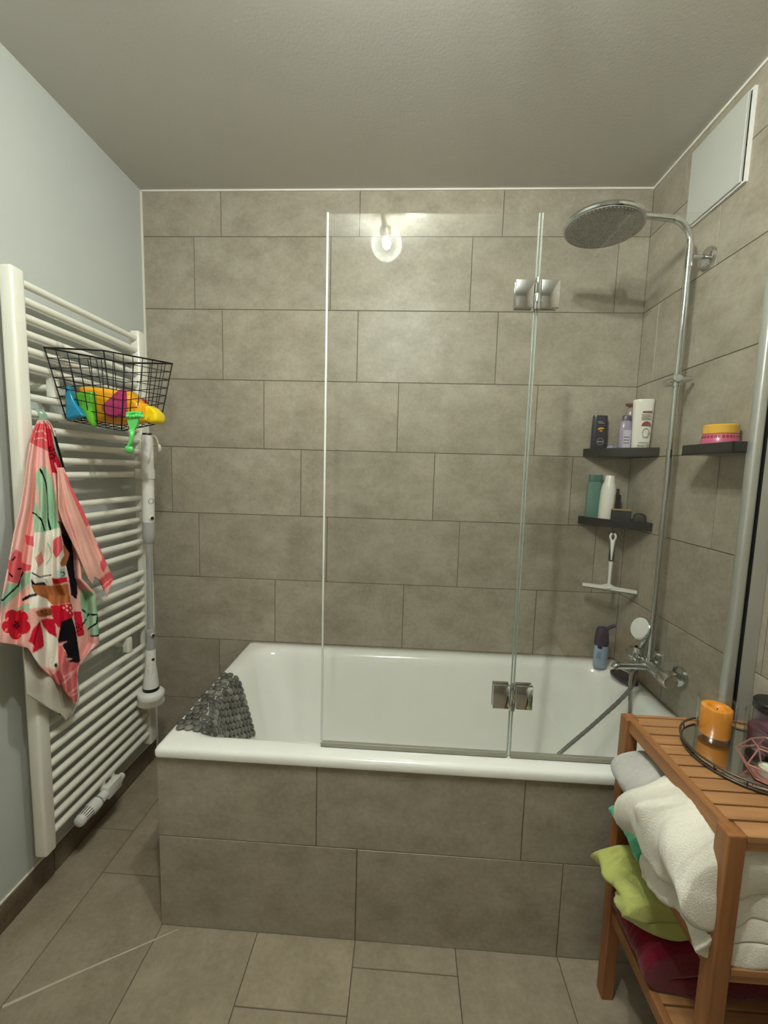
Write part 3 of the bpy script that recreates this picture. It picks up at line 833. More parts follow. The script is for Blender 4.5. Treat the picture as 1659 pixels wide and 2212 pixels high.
# ------------------------------------------------------------------ hooks on the bars
MINTC = mat('mint_plastic', srgb(190, 222, 200), .25, trans=.5, var=.03)
def bar_hook(y, z, label, mt):
    """plastic clip hooked over a bar: a C around the tube, a plate and a curled hook"""
    bm = bmesh.new()
    cpts = [(.079 + .0145 * math.cos(a), y, z + .0145 * math.sin(a)) for a in [PI * 1.15 - k * PI * 1.3 / 12 for k in range(13)]]
    for off in (-.010, .010):
        tube(bm, [(p[0], y + off, p[2]) for p in cpts] + smooth_path([(.0945, y + off, z - .006), (.097, y + off, z - .03), (.102, y + off, z - .052), (.114, y + off, z - .058), (.122, y + off, z - .045)], 4), .003, 8)
    box(bm, .0935, .0985, y - .013, y + .013, z - .046, z + .002, .0015, 2)
    o = ob('towel_hook', bm, mt, None, True, 40); tag(o, label, 'hook')
    return o
bar_hook(-.665, 1.564, 'mint green plastic hook on radiator bar holding the printed towel', MINTC)
bar_hook(-.478, 1.4265, 'empty clear plastic hook clipped mid way along the radiator bars', CLEARP)
bar_hook(-.585, 1.788, 'clear plastic hook holding the near corner of the wire basket', CLEARP)
bar_hook(-.425, 1.788, 'clear plastic hook holding the far corner of the wire basket', CLEARP)

# ------------------------------------------------------------------ wire basket
qa, qb, qh, qt1, qt2, rz, rx, ry = .253, .235, .211, .034, .019, -.026, .235, .168
BM_ = Matrix.Rotation(rz, 3, 'Z') @ Matrix.Rotation(ry, 3, 'Y') @ Matrix.Rotation(rx, 3, 'X')
BO = Vector((.1, -.652, 1.761))
def bk(u, v, w):
    """u along x 0..1, v along y 0..1, w from rim 0 to bottom 1 in the tapering basket"""
    t1, t2 = qt1 * w, qt2 * w
    return BO + BM_ @ Vector((t1 + (qa - 2 * t1) * u, t2 + (qb - 2 * t2) * v, -qh * w))
bsk = empty('wire_basket', BO, 'black wire basket full of bath toys hooked on the radiator', 'basket')
bm = bmesh.new()
tube(bm, [bk(0, 0, 0), bk(1, 0, 0), bk(1, 1, 0), bk(0, 1, 0)], .0026, 8, closed=True)
ob('rim', bm, WIRE, bsk, True)
bm = bmesh.new()
R_W = .0013
for w in (.135, .27, .40, .53, .66, .79, .92):
    tube(bm, [bk(-.01, 0, w), bk(1, 0, w), bk(1, 1, w), bk(-.01, 1, w)], R_W, 6, closed=True)
nu = 7
for k in range(nu + 1):
    u = k / nu; r = R_W if 0 < k < nu else .0019
    tube(bm, [bk(u, 0, 0), bk(u, 0, .97), bk(u, .02, 1), bk(u, .98, 1), bk(u, 1, .97), bk(u, 1, 0)], r, 6)
nv = 6
for k in range(nv + 1):
    v = k / nv
    tube(bm, [bk(0, v, .14), bk(0, v, .97), bk(.02, v, 1), bk(.98, v, 1), bk(1, v, .97), bk(1, v, 0)], R_W, 6)
ob('wire_mesh', bm, WIRE, bsk, True)

# bath toys: soft plastic sails and boats lying in the basket
def toy_plate(name, pts, y, th, mt, label, cat='toy', push=0):
    """rounded slab following an outline given in photo position, standing in the basket at distance y"""
    P = [at(px, py, 'y', y) for px, py in pts]
    P = smooth_path(P, 5, closed=True)
    ctr = sum(P, Vector()) / len(P)
    bm = bmesh.new(); nrm = Vector((0, -1, 0)); rings = []
    for s_, d in ((.0, -.5), (.78, -.5), (.93, -.42), (1, -.2), (1, .2), (.93, .42), (.78, .5), (0, .5)):
        if s_ == 0: rings.append([bm.verts.new(ctr + nrm * d * th)])
        else: rings.append([bm.verts.new(ctr + (p - ctr) * s_ + nrm * d * th) for p in P])
    n = len(P)
    for A, B in zip(rings, rings[1:]):
        for k in range(n):
            j = (k + 1) % n
            if len(A) == 1: bm.faces.new((A[0], B[j], B[k]))
            elif len(B) == 1: bm.faces.new((A[k], A[j], B[0]))
            else: bm.faces.new((A[k], A[j], B[j], B[k]))
    o = ob(name, bm, mt, None, True, 50); tag(o, label, cat); return o
o_ = lambda x, y: (90 + x / 5.53, 730 + y / 5.53)
def T(c, name, r=.3): return mat(name, srgb(*c), r, coat=.3, var=.05, sub=.1)
toy_plate('toy_sail', [o_(*p) for p in ((325, 562), (350, 590), (378, 680), (420, 780), (470, 860), (515, 935), (470, 950), (400, 965), (318, 975), (312, 850), (302, 700), (304, 590))], -.605, .02, T((22, 130, 170), 'toy_blue'), 'blue pointed bath toy at the left end of the wire basket')
toy_plate('toy_boat', [o_(*p) for p in ((398, 668), (470, 650), (560, 640), (628, 648), (636, 760), (642, 900), (645, 1050), (600, 1040), (540, 930), (480, 830), (420, 720))], -.590, .024, T((96, 176, 42), 'toy_green'), 'lime green triangular bath toy beside the blue one in the basket')
toy_plate('toy_boat', [o_(*p) for p in ((500, 625), (560, 592), (720, 605), (900, 622), (1050, 632), (1110, 665), (1170, 740), (1245, 800), (1250, 920), (1230, 1000), (1120, 1035), (950, 1040), (760, 1020), (660, 985), (640, 860), (560, 720))], -.515, .075, T((240, 168, 14), 'toy_yellow'), 'large golden yellow boat toy filling the middle of the wire basket')
toy_plate('toy_sail', [o_(*p) for p in ((960, 618), (995, 618), (1003, 720), (1004, 930), (960, 935), (880, 960), (790, 935), (742, 855), (745, 810), (815, 740), (900, 660))], -.588, .024, T((176, 40, 100), 'toy_magenta'), 'magenta triangular bath toy in front of the golden boat toy')
toy_plate('toy_cup', [o_(*p) for p in ((1255, 850), (1290, 818), (1340, 825), (1400, 880), (1430, 930), (1425, 1000), (1380, 1030), (1320, 1022), (1270, 985), (1250, 920))], -.49, .06, T((236, 204, 16), 'toy_lemon'), 'lemon yellow rounded toy at the right end of the basket')
toy_plate('toy_ball', [o_(*p) for p in ((1165, 745), (1195, 722), (1230, 735), (1245, 770), (1230, 800), (1190, 800), (1165, 775))], -.46, .03, T((190, 26, 40), 'toy_red'), 'small red toy peeking out behind the golden boat toy')
# green toy rake hooked on the basket front
rk = empty('toy_rake', at(290, 900, 'y', -.605), 'bright green toy rake poking down through the basket front', 'toy')
GR = T((92, 200, 96), 'toy_mint'); yk = -.612
bm = bmesh.new()
tube(bm, smooth_path([at(*o_(1060, 1100), 'y', yk), at(*o_(1075, 1180), 'y', yk - .004), at(*o_(1050, 1280), 'y', yk - .004), at(*o_(1040, 1330), 'y', yk - .004)], 5), [.0065] * 16, 12)
tube(bm, [at(*o_(1095, 1080), 'y', yk), at(*o_(1055, 1300), 'y', yk - .005)], .0055, 10)
pc = at(*o_(1045, 1330), 'y', yk - .004)
t = bmesh.new(); bmesh.ops.create_uvsphere(t, u_segments=16, v_segments=10, radius=.0125); merge(bm, t, 0, Matrix.Translation(pc) @ Matrix.Diagonal((1.1, .8, 1, 1)))
ob('handle', bm, GR, rk, True)
bm = bmesh.new()
tube(bm, [at(*o_(1020, 905), 'y', yk), at(*o_(1115, 890), 'y', yk), at(*o_(1200, 905), 'y', yk)], .0055, 12)
for k in range(6):
    p = at(*o_(1030 + k * 34, 935 + 6 * math.sin(k * 1.4)), 'y', yk - .004)
    t = bmesh.new(); bmesh.ops.create_uvsphere(t, u_segments=12, v_segments=8, radius=.0068); merge(bm, t, 0, Matrix.Translation(p))
ra, rb = at(*o_(1098, 915), 'y', yk), at(*o_(1092, 1092), 'y', yk)
rings = []
for t_, hw in ((0, .017), (.25, .0175), (.5, .016), (.8, .012), (1, .0065)):
    c = ra.lerp(rb, t_); rings.append([bm.verts.new(c + Vector((sx_ * hw, sy_ * .0035, 0))) for sx_, sy_ in ((-1, -1), (1, -1), (1, 1), (-1, 1))])
for A, B in zip(rings, rings[1:]):
    for k in range(4): bm.faces.new((A[k], A[(k + 1) % 4], B[(k + 1) % 4], B[k]))
bm.faces.new(rings[0]); bm.faces.new(rings[-1])
ob('rake_head', bm, GR, rk, True, 40)

# ------------------------------------------------------------------ spin scrubber
YK = -.24
ss = empty('spin_scrubber', at(320, 1525, 'y', YK), 'white and grey electric spin scrubber hanging at the far radiator post', 'scrubber')
axT = at(318, 940, 'y', YK); axB = at(327, 1525, 'y', YK)
def ax(py): return axT.lerp(axB, (py - 940) / 585)
def seg(name, spec, mt, par=ss, sg=28):
    bm = bmesh.new()
    pts = [ax(py) for py, r in spec]; tube(bm, pts, [r for py, r in spec], sg)
    return ob(name, bm, mt, par, True, 40)
hd = seg('handle', [(940, .018), (943, .0215), (1000, .0222), (1050, .0225), (1117, .0232), (1119, .022)], WPLAST)
seg('end_cap', [(936, .0165), (939, .0185), (941.5, .0175)], BPLAST, hd)
seg('lower_sleeve', [(1119, .0215), (1121, .0225), (1150, .0222), (1160, .019), (1165, .0125)], GPLAST)
seg('pole', [(1163, .0105), (1352, .0108)], mat('grey_pole', srgb(186, 186, 188), .3, metal=.5))
seg('pole_clamp', [(1350, .0165), (1352, .0185), (1360, .0185), (1362, .0175), (1396, .0185)], GPLAST)
bd_ = seg('motor_housing', [(1395, .0185), (1397, .0195), (1430, .0205), (1450, .0255), (1470, .0295), (1481, .0305)], WPLAST)
seg('black_ring', [(1480, .0310), (1482, .0318), (1486, .0318), (1488, .0300)], BPLAST, bd_)
bm = bmesh.new()
fz = (CP - ax(1430)); fz.z = 0; fz.normalize(); fx = Vector((-fz.y, fz.x, 0))
def on(py, a): return ax(py) + (fz * math.cos(a) + fx * math.sin(a)) * (.0206 + max(0, (py - 1430) * .00021))
for py, a in ((1405, -.1), (1428, -.45), (1428, .35)): lathe(bm, [(.0014, -.001), (.0014, .0004), (0, .0005)], on(py, a), (on(py, a) - ax(py)).normalized(), 8)
ob('marking_dots', bm, mat('print_dim2', srgb(120, 116, 114), .5), bd_); bm = bmesh.new()
tube(bm, smooth_path([on(1436, -.5), on(1444, -.3), on(1447, 0), on(1444, .25), on(1434, .42)], 5), .0006, 6)
ob('marking', bm, mat('print_dim2', srgb(120, 116, 114), .5), bd_)
bs = seg('brush_head', [(1487, .030), (1490, .046), (1494, .052), (1502, .052), (1504, .050)], WPLAST, sg=40)
bm = bmesh.new(); dn = (axB - axT).normalized()
for rr, cnt in ((.048, 60), (.041, 48), (.030, 30), (.018, 16)):
    for k in range(cnt):
        a = 2 * PI * k / cnt; e1 = Vector((1, 0, 0)); e2 = dn.cross(e1).normalized(); e1 = e2.cross(dn)
        p = ax(1502) + (e1 * math.cos(a) + e2 * math.sin(a)) * rr
        tube(bm, [p, p + dn * .028 + (e1 * math.cos(a) + e2 * math.sin(a)) * .002], [.0024, .0017], 5)
ob('bristles', bm, mat('ivory_bristle', srgb(196, 190, 174), .6), bs)
BTN = mat('brown_button', srgb(64, 42, 30), .4)
sd = Vector((.85, -.5, 0)).normalized()
for py, r0 in ((1110, .0235), (1362, .0185)):
    bm = bmesh.new(); lathe(bm, [(.0085, 0), (.0085, .008), (.007, .009)], ax(py) + sd * (r0 - .003), sd, 18)
    bt_ = ob('button', bm, WPLAST, ss, True, 40)
    bm = bmesh.new(); lathe(bm, [(.0075, .0085), (.006, .0105), (0, .011)], ax(py) + sd * (r0 - .003), sd, 18); ob('button_face', bm, BTN, bt_, True, 40)
bm = bmesh.new(); lathe(bm, [(.0065, 0), (.0055, .0025), (0, .003)], ax(1416) + sd * .0195, sd, 18); ob('power_button', bm, BTN, ss, True, 40)
bm = bmesh.new(); lathe(bm, [(.0095, -.0003), (.0110, -.0003), (.0110, .0008), (.0095, .0008)], ax(1075) + sd * .0222, sd, 24); ob('badge_ring', bm, mat('print_dim', srgb(80, 78, 78), .5), hd)
bm = bmesh.new(); c0 = ax(1019)
tube(bm, [c0 - Vector((0, 0, .019)), c0 + Vector((0, 0, .019))], .0262, 28)
box(bm, .094, c0.x, c0.y - .006, c0.y + .02, c0.z - .019, c0.z + .019, .003, 2)
ob('bracket', bm, WPLAST, ss, True, 40)
bm = bmesh.new()
tube(bm, smooth_path([ax(941) + Vector((.010, -.004, 0)), at(334, 942, 'y', YK - .01), at(340, 952, 'y', YK - .01), at(343, 962, 'y', YK - .01)], 5), .0022, 8)
tube(bm, [at(343, 960, 'y', YK - .01), at(345, 966, 'y', YK - .01), at(345.5, 972, 'y', YK - .01), at(344, 977, 'y', YK - .01)], [.004, .0065, .006, .0025], 10)
ob('port_plug', bm, mat('ivory_rubber', srgb(220, 210, 192), .5), ss, True)

# ------------------------------------------------------------------ printed towel
def interp(tab, y):
    for (a, va), (b, vb) in zip(tab, tab[1:]):
        if a <= y <= b: return va + (vb - va) * (y - a) / (b - a)
    return tab[0][1] if y < tab[0][0] else tab[-1][1]
def inpoly(X, Y, poly):
    r = np.zeros(X.shape, bool); n = len(poly)
    for i in range(n):
        x0, y0 = poly[i]; x1, y1 = poly[(i + 1) % n]
        if y0 == y1: continue
        c = ((y0 > Y) != (y1 > Y)) & (X < (x1 - x0) * (Y - y0) / (y1 - y0) + x0)
        r ^= c
    return r
def ell(X, Y, cx_, cy_, a, b, rot=0):
    c, s = math.cos(rot), math.sin(rot); dx, dy = X - cx_, Y - cy_
    return ((dx * c + dy * s) / a) ** 2 + ((-dx * s + dy * c) / b) ** 2 < 1
def stroke(X, Y, pts, w):
    r = np.zeros(X.shape, bool)
    for (x0, y0), (x1, y1) in zip(pts, pts[1:]):
        dx, dy = x1 - x0, y1 - y0; L2 = dx * dx + dy * dy
        t = np.clip(((X - x0) * dx + (Y - y0) * dy) / L2, 0, 1)
        r |= (X - x0 - t * dx) ** 2 + (Y - y0 - t * dy) ** 2 < w * w
    return r
LIN = lambda c: np.array(srgb(*c)[:3])
PINK, CORAL, REDC, MINT, WHITE, BROWN, BLACK, ROSE = (236, 178, 170), (222, 96, 104), (196, 28, 52), (158, 196, 164), (232, 226, 214), (172, 104, 62), (24, 20, 28), (216, 112, 116)
za = lambda x, y: (x / 3.95, 900 + y / 3.95)
zb = lambda x, y: (x / 5.53, 1180 + y / 5.53)
def print_main(X, Y):
    C = np.empty(X.shape + (3,)); C[:] = LIN(PINK)
    def put(mask, col): C[mask] = LIN(col)
    def poly(f, pts, col): put(inpoly(X, Y, [f(*p) for p in pts]), col)
    poly(za, [(270, 60), (400, 60), (440, 130), (420, 300), (310, 250), (255, 220)], CORAL)
    for a in ([(300, 130), (360, 120), (400, 160)], [(290, 190), (360, 180), (410, 215)]): put(stroke(X, Y, [za(*p) for p in a], 1.2), PINK)
    poly(za, [(390, 90), (430, 110), (470, 200), (520, 440), (510, 490), (450, 480), (420, 330), (400, 190)], REDC)
    for p in ((430, 290), (455, 280), (470, 305), (440, 320), (460, 335), (425, 265), (475, 270), (445, 355)): put(ell(X, Y, *za(*p), 3, 3), (96, 10, 28))
    put(stroke(X, Y, [za(465, 400), za(490, 470)], 2), PINK)
    poly(za, [(430, 90), (470, 170), (580, 460), (540, 470), (470, 300), (440, 160)], MINT)
    put(stroke(X, Y, [za(465, 170), za(505, 290), za(560, 480)], 1.9), BLACK)
    poly(za, [(515, 440), (575, 470), (620, 600), (625, 640), (560, 560)], CORAL)
    poly(za, [(310, 480), (345, 425), (395, 440), (430, 520), (470, 660), (490, 860), (505, 950), (390, 985), (290, 990), (285, 800), (300, 650)], MINT)
    put(stroke(X, Y, [za(345, 450), za(385, 560), za(405, 700), za(410, 860), za(430, 980)], 1.6), BLACK)
    put(stroke(X, Y, [za(285, 820), za(345, 870), za(375, 970)], 1.6), BLACK)
    poly(za, [(315, 560), (335, 700), (345, 850), (300, 720)], PINK)
    # pale field with petals in the middle of the print
    poly(za, [(290, 990), (390, 980), (510, 945), (530, 1130), (560, 1250), (570, 1360), (440, 1450), (430, 1620), (240, 1640), (250, 1400), (270, 1150)], WHITE)
    poly(za, [(205, 1010), (280, 1020), (285, 1110), (230, 1090)], CORAL)
    poly(za, [(450, 1060), (515, 1010), (530, 1130), (485, 1210), (450, 1150)], CORAL)
    poly(za, [(300, 1200), (350, 1150), (370, 1240), (320, 1290)], (226, 140, 138))
    put(stroke(X, Y, [za(410, 1080), za(440, 1180), za(400, 1260)], 1.2), MINT)
    put(stroke(X, Y, [za(275, 1330), za(330, 1370), za(430, 1350)], 1.3), BLACK)
    poly(za, [(530, 1090), (575, 1110), (590, 1170), (560, 1270), (520, 1280), (505, 1250), (545, 1180)], BROWN)
    poly(za, [(480, 1310), (545, 1290), (565, 1350), (540, 1380), (480, 1375)], (188, 210, 196))
    put(stroke(X, Y, [za(515, 1330), za(540, 1325), za(545, 1350), za(525, 1360)], 1.2), BLACK)
    poly(za, [(440, 1370), (470, 1380), (565, 1370), (575, 1410), (450, 1440)], REDC)
    poly(za, [(265, 1380), (300, 1420), (370, 1410), (400, 1440), (340, 1445), (270, 1430)], BLACK)
    poly(za, [(260, 1435), (420, 1440), (575, 1425), (600, 1590), (450, 1610), (400, 1560), (310, 1520)], BROWN)
    put(stroke(X, Y, [za(430, 1440), za(575, 1420)], 1.4), (224, 186, 150))
    put(stroke(X, Y, [za(205, 1560), za(250, 1530), za(305, 1520)], 3), BLACK)
    poly(za, [(515, 990), (600, 1050), (620, 1150), (640, 1330), (660, 1500), (650, 1560), (600, 1520), (585, 1380), (560, 1270), (590, 1170), (540, 1090)], BLACK)
    poly(za, [(490, 890), (560, 920), (640, 1040), (600, 1060), (520, 990)], (120, 84, 76))
    # left edge: slices, leaves, hibiscus
    poly(za, [(130, 1130), (180, 1160), (180, 1240), (265, 1270), (255, 1310), (180, 1330), (150, 1430), (60, 1400), (70, 1250), (100, 1170)], CORAL)
    for a, b in (((100, 1225), (125, 1200)), ((150, 1300), (180, 1296)), ((75, 1340), (100, 1365))): put(stroke(X, Y, [za(*a), za(*b)], 1.9), (40, 12, 20))
    poly(za, [(150, 1425), (190, 1330), (260, 1330), (245, 1420), (130, 1530), (20, 1640), (10, 1560), (60, 1420)], MINT)
    put(stroke(X, Y, [za(200, 1330), za(150, 1440), za(20, 1565)], 2), BLACK)
    poly(za, [(245, 1590), (245, 1660), (60, 1680), (150, 1630)], MINT)
    for k in range(5):
        a = k * 1.257 + .35; put(ell(X, Y, 34 + 17 * math.cos(a), 1348 + 19 * math.sin(a), 15, 15), (200, 30, 48))
    put(ell(X, Y, 34, 1348, 15, 16), (200, 30, 48))
    for k in range(12):
        a = k * 2.4; r = 2.6 * math.sqrt(k); put(ell(X, Y, 35 + r * math.cos(a), 1350 + r * math.sin(a), 2.1, 2.4), (84, 8, 24))
    for p in ((14, 1338), (12, 1362), (42, 1372), (50, 1318)): put(ell(X, Y, *p, 2.2, 5, .5), (232, 120, 120))
    # lower middle
    poly(zb, [(600, 710), (850, 685), (870, 830), (760, 960), (700, 970), (640, 900)], REDC)
    for p in ((765, 735), (795, 715), (800, 765), (835, 735), (830, 800), (855, 770)): put(ell(X, Y, *zb(*p), 2.0, 2.4), (236, 190, 176))
    poly(zb, [(420, 780), (520, 740), (610, 730), (630, 820), (520, 850), (450, 840)], BROWN)
    for k in range(3): put(stroke(X, Y, [zb(480, 780 + 24 * k), zb(615, 760 + 24 * k)], 1.1), (70, 30, 16))
    poly(zb, [(480, 880), (560, 860), (650, 870), (670, 1090), (580, 1030), (510, 950)], REDC)
    poly(zb, [(330, 1140), (400, 980), (470, 890), (500, 1040), (520, 1180), (480, 1240), (390, 1270), (410, 1170)], REDC)
    put(stroke(X, Y, [zb(470, 900), zb(430, 1030), zb(405, 1170)], 1.5), (120, 8, 20))
    poly(zb, [(345, 1320), (400, 1275), (520, 1200), (505, 980), (580, 1040), (680, 1100), (710, 1440), (640, 1470), (500, 1440), (430, 1390)], WHITE)
    put(ell(X, Y, *zb(672, 1420), 4.5, 4), BLACK)
    poly(zb, [(690, 1120), (740, 900), (850, 850), (900, 1000), (930, 1200), (955, 1390), (880, 1395), (800, 1375), (870, 1340), (760, 1330), (800, 1310), (750, 1180), (800, 1130), (700, 1160)], BLACK)
    poly(zb, [(700, 1180), (745, 1180), (790, 1300), (760, 1335), (800, 1380), (955, 1395), (990, 1640), (985, 1850), (900, 1870), (780, 1800), (580, 1690), (620, 1540), (710, 1470)], ROSE)
    for a, b in (((690, 1720), (930, 1440)), ((760, 1560), (900, 1480)), ((790, 1790), (960, 1640)), ((800, 1800), (975, 1730))): put(stroke(X, Y, [zb(*a), zb(*b)], 2.0), (236, 164, 158))
    poly(zb, [(870, 780), (960, 780), (980, 900), (1000, 1060), (920, 1080), (890, 930)], REDC)
    for p in ((925, 930), (950, 945), (935, 970), (905, 965), (960, 990), (930, 1010)): put(ell(X, Y, *zb(*p), 2, 2), (90, 8, 24))
    poly(zb, [(950, 570), (1000, 500), (1130, 560), (1160, 700), (1170, 900), (1190, 1060), (1080, 1070), (1000, 900), (960, 700)], MINT)
    put(stroke(X, Y, [zb(975, 760), zb(1050, 810), zb(1165, 820), zb(1150, 920), zb(1040, 1000)], 1.8), BLACK)
    put(stroke(X, Y, [zb(1060, 820), zb(980, 940)], 1.5), BLACK)
    put(stroke(X, Y, [zb(1090, 1070), zb(1140, 1072), zb(1185, 1060)], 1.8), BLACK)
    return C
def print_wing(X, Y):
    C = np.empty(X.shape + (3,)); C[:] = LIN((232, 176, 164))
    def poly(f, pts, col): C[inpoly(X, Y, [f(*p) for p in pts])] = LIN(col)
    poly(za, [(540, 480), (600, 520), (640, 620), (700, 740), (770, 900), (740, 940), (660, 780), (600, 620)], CORAL)
    poly(za, [(820, 1090), (860, 1090), (930, 1230), (880, 1330), (850, 1290), (870, 1200)], CORAL)
    poly(za, [(800, 1430), (930, 1320), (975, 1350), (965, 1400), (830, 1540)], CORAL)
    C[stroke(X, Y, [za(820, 1500), za(950, 1380)], 1.2)] = LIN((240, 160, 156))
    return C
def print_tail(X, Y):
    C = np.empty(X.shape + (3,)); C[:] = LIN((196, 192, 178))
    C[inpoly(X, Y, [zb(*p) for p in ((330, 1760), (430, 1820), (640, 1960), (760, 2030), (700, 2040), (500, 1940), (340, 1830))])] = LIN((168, 180, 162))
    C[stroke(X, Y, [zb(690, 2005), zb(715, 2010)], 1.8)] = LIN(BLACK)
    return C

tv, tf, tcol = [], [], []
def sheet(y0, y1, left, right, bottoms, xbase, amp, nfold, ph, prn, nu=170, nv=330):
    """cloth hanging in front of the bars: folds deepen towards the hem; the hem is cut by bottoms(u)"""
    off = len(tv)
    U = np.linspace(0, 1, nu); V = np.linspace(0, 1, nv)
    XX = np.zeros((nv, nu)); YY = np.zeros((nv, nu))
    for i, u in enumerate(U):
        yb = interp(bottoms, u)
        for j, v in enumerate(V):
            y = y0 + (yb - y0) * v
            l, r = interp(left, y), interp(right, y)
            XX[j, i] = l + (r - l) * u; YY[j, i] = y
    C = prn(XX, YY)
    for j in range(nv):
        for i in range(nu):
            u, v = U[i], V[j]
            g = min(1, .25 + v * 1.3)
            fold = math.sin(2 * PI * nfold * u + ph + 1.2 * v) + .45 * math.sin(2 * PI * nfold * 2.3 * u + 2 * ph + .7 + 2.5 * v)
            nz = mnoise.noise(Vector((XX[j, i] / 45, YY[j, i] / 60, ph)))
            x = xbase + .018 * v + amp * g * fold * .6 + .010 * g * nz
            p = at(XX[j, i], YY[j, i], 'x', max(x, .1035))
            tv.append(p); tcol.append(C[j, i])
    for j in range(nv - 1):
        for i in range(nu - 1):
            a = off + j * nu + i; tf.append((a, a + 1, a + nu + 1, a + nu))
sheet(908, 1400, [(905, 84), (930, 72), (950, 66), (1000, 57), (1050, 51), (1100, 43), (1150, 31), (1200, 22), (1240, 15), (1290, 5), (1340, 0), (1390, -2), (1440, 24), (1470, 62), (1560, 100)],
      [(905, 99), (920, 112), (950, 122), (1000, 136), (1050, 148), (1100, 160), (1150, 168), (1200, 172), (1250, 176), (1285, 208), (1300, 207), (1340, 211), (1375, 213), (1390, 214), (1450, 180), (1560, 178)],
      [(0, 1388), (.14, 1392), (.2, 1395), (.28, 1400), (.34, 1425), (.42, 1450), (.50, 1472), (.56, 1482), (.60, 1470), (.63, 1490), (.70, 1503), (.80, 1519), (.88, 1512), (.90, 1440), (.95, 1405), (1, 1392)],
      .128, .022, 3.0, .4, print_main)
sheet(1010, 1290, [(1000, 124), (1060, 126), (1100, 127), (1140, 140), (1200, 160), (1240, 170), (1270, 176), (1290, 200)],
      [(1000, 133), (1050, 152), (1100, 178), (1150, 200), (1200, 222), (1240, 241), (1250, 245), (1270, 243), (1290, 240)],
      [(0, 1130), (.12, 1180), (.25, 1250), (.35, 1262), (.45, 1245), (.6, 1255), (.7, 1270), (.78, 1289), (.9, 1272), (1, 1252)],
      .152, .010, 1.6, 2.2, print_wing, 110, 200)
sheet(1380, 1560, [(1380, 48), (1420, 52), (1500, 58), (1530, 75), (1560, 120)], [(1380, 150), (1450, 165), (1500, 172), (1540, 168), (1560, 150)],
      [(0, 1500), (.2, 1520), (.45, 1540), (.7, 1556), (.85, 1548), (1, 1515)], .110, .006, 1.5, 1.0, print_tail, 70, 90)
me = bpy.data.meshes.new('printed_towel'); me.from_pydata([tuple(v) for v in tv], [], tf)
ca = me.color_attributes.new('print', 'FLOAT_COLOR', 'POINT')
ca.data.foreach_set('color', np.concatenate([np.array(tcol), np.ones((len(tcol), 1))], 1).astype(np.float32).ravel())
tm, N, L, P = base_mat('terry_print')
at_ = N.new('ShaderNodeAttribute'); at_.attribute_name = 'print'
tc = N.new('ShaderNodeTexCoord'); nz = N.new('ShaderNodeTexNoise'); nz.inputs['Scale'].default_value = 420; nz.inputs['Detail'].default_value = 2
L.new(tc.outputs['Object'], nz.inputs['Vector'])
bp = N.new('ShaderNodeBump'); bp.inputs['Strength'].default_value = .35; bp.inputs['Distance'].default_value = .002
L.new(nz.outputs['Fac'], bp.inputs['Height']); L.new(bp.outputs['Normal'], P.inputs['Normal'])
L.new(at_.outputs['Color'], P.inputs['Base Color']); P.inputs['Roughness'].default_value = .95; P.inputs['Specular IOR Level'].default_value = .1
o = link_mesh('printed_towel', me, tm, None, True)
sm = o.modifiers.new('thickness', 'SOLIDIFY'); sm.thickness = .003; sm.offset = 0
tag(o, 'pink printed child towel with flowers hanging from a mint radiator hook', 'towel')

# ------------------------------------------------------------------ wooden shelf unit
WX = wood_mat('oiled_wood_x', srgb(146, 100, 62), srgb(184, 136, 92), 'X')
WY = wood_mat('oiled_wood_y', srgb(136, 88, 50), srgb(172, 120, 74), 'Y')
WZ = wood_mat('oiled_wood_z', srgb(130, 82, 46), srgb(166, 112, 66), 'Z')
cx0, cx1, cy0, cy1, ct = 1.765, 2.130, -1.186, -.816, .812
cart = empty('shelf_unit', ((cx0 + cx1) / 2, (cy0 + cy1) / 2, 0), 'slatted brown wooden shelf unit with towels in front of the bathtub', 'shelf unit')
LEGW = .032
for x in (cx0, cx1 - LEGW):
    for y in (cy0, cy1 - LEGW):
        bm = bmesh.new(); box(bm, x, x + LEGW, y, y + LEGW, 0, ct, .003, 2); ob('leg', bm, WZ, cart)
def tier(z, name):
    for x in (cx0 + .008, cx1 - .026):
        bm = bmesh.new(); box(bm, x, x + .018, cy0 + LEGW - .002, cy1 - LEGW + .002, z - .032, z + (.0015 if name == 'top' else 0.0), .0015, 1); ob('side_rail', bm, WY, cart)
    for y in (cy0 + .006, cy1 - .024):
        bm = bmesh.new(); box(bm, cx0 + LEGW - .002, cx1 - LEGW + .002, y, y + .018, z - .032, z - .013, .0015, 1); ob('end_rail', bm, WX, cart)
    gy = [-.816, -.830, -.866, -.900, -.9365, -.971, -1.006, -1.041, -1.077, -1.112, -1.148, -1.186]
    for a, b in zip(gy, gy[1:]):
        ins = cx0 + (.034 if a > -.82 or b < -1.16 else .0262)
        x1 = cx1 - (ins - cx0)
        bm = bmesh.new(); box(bm, ins, x1, b + .0023, a - .0023, z - .013, z, .001, 1); ob('slat', bm, WX, cart)
tier(.810, 'top'); tier(.548, 'middle'); tier(.268, 'bottom')

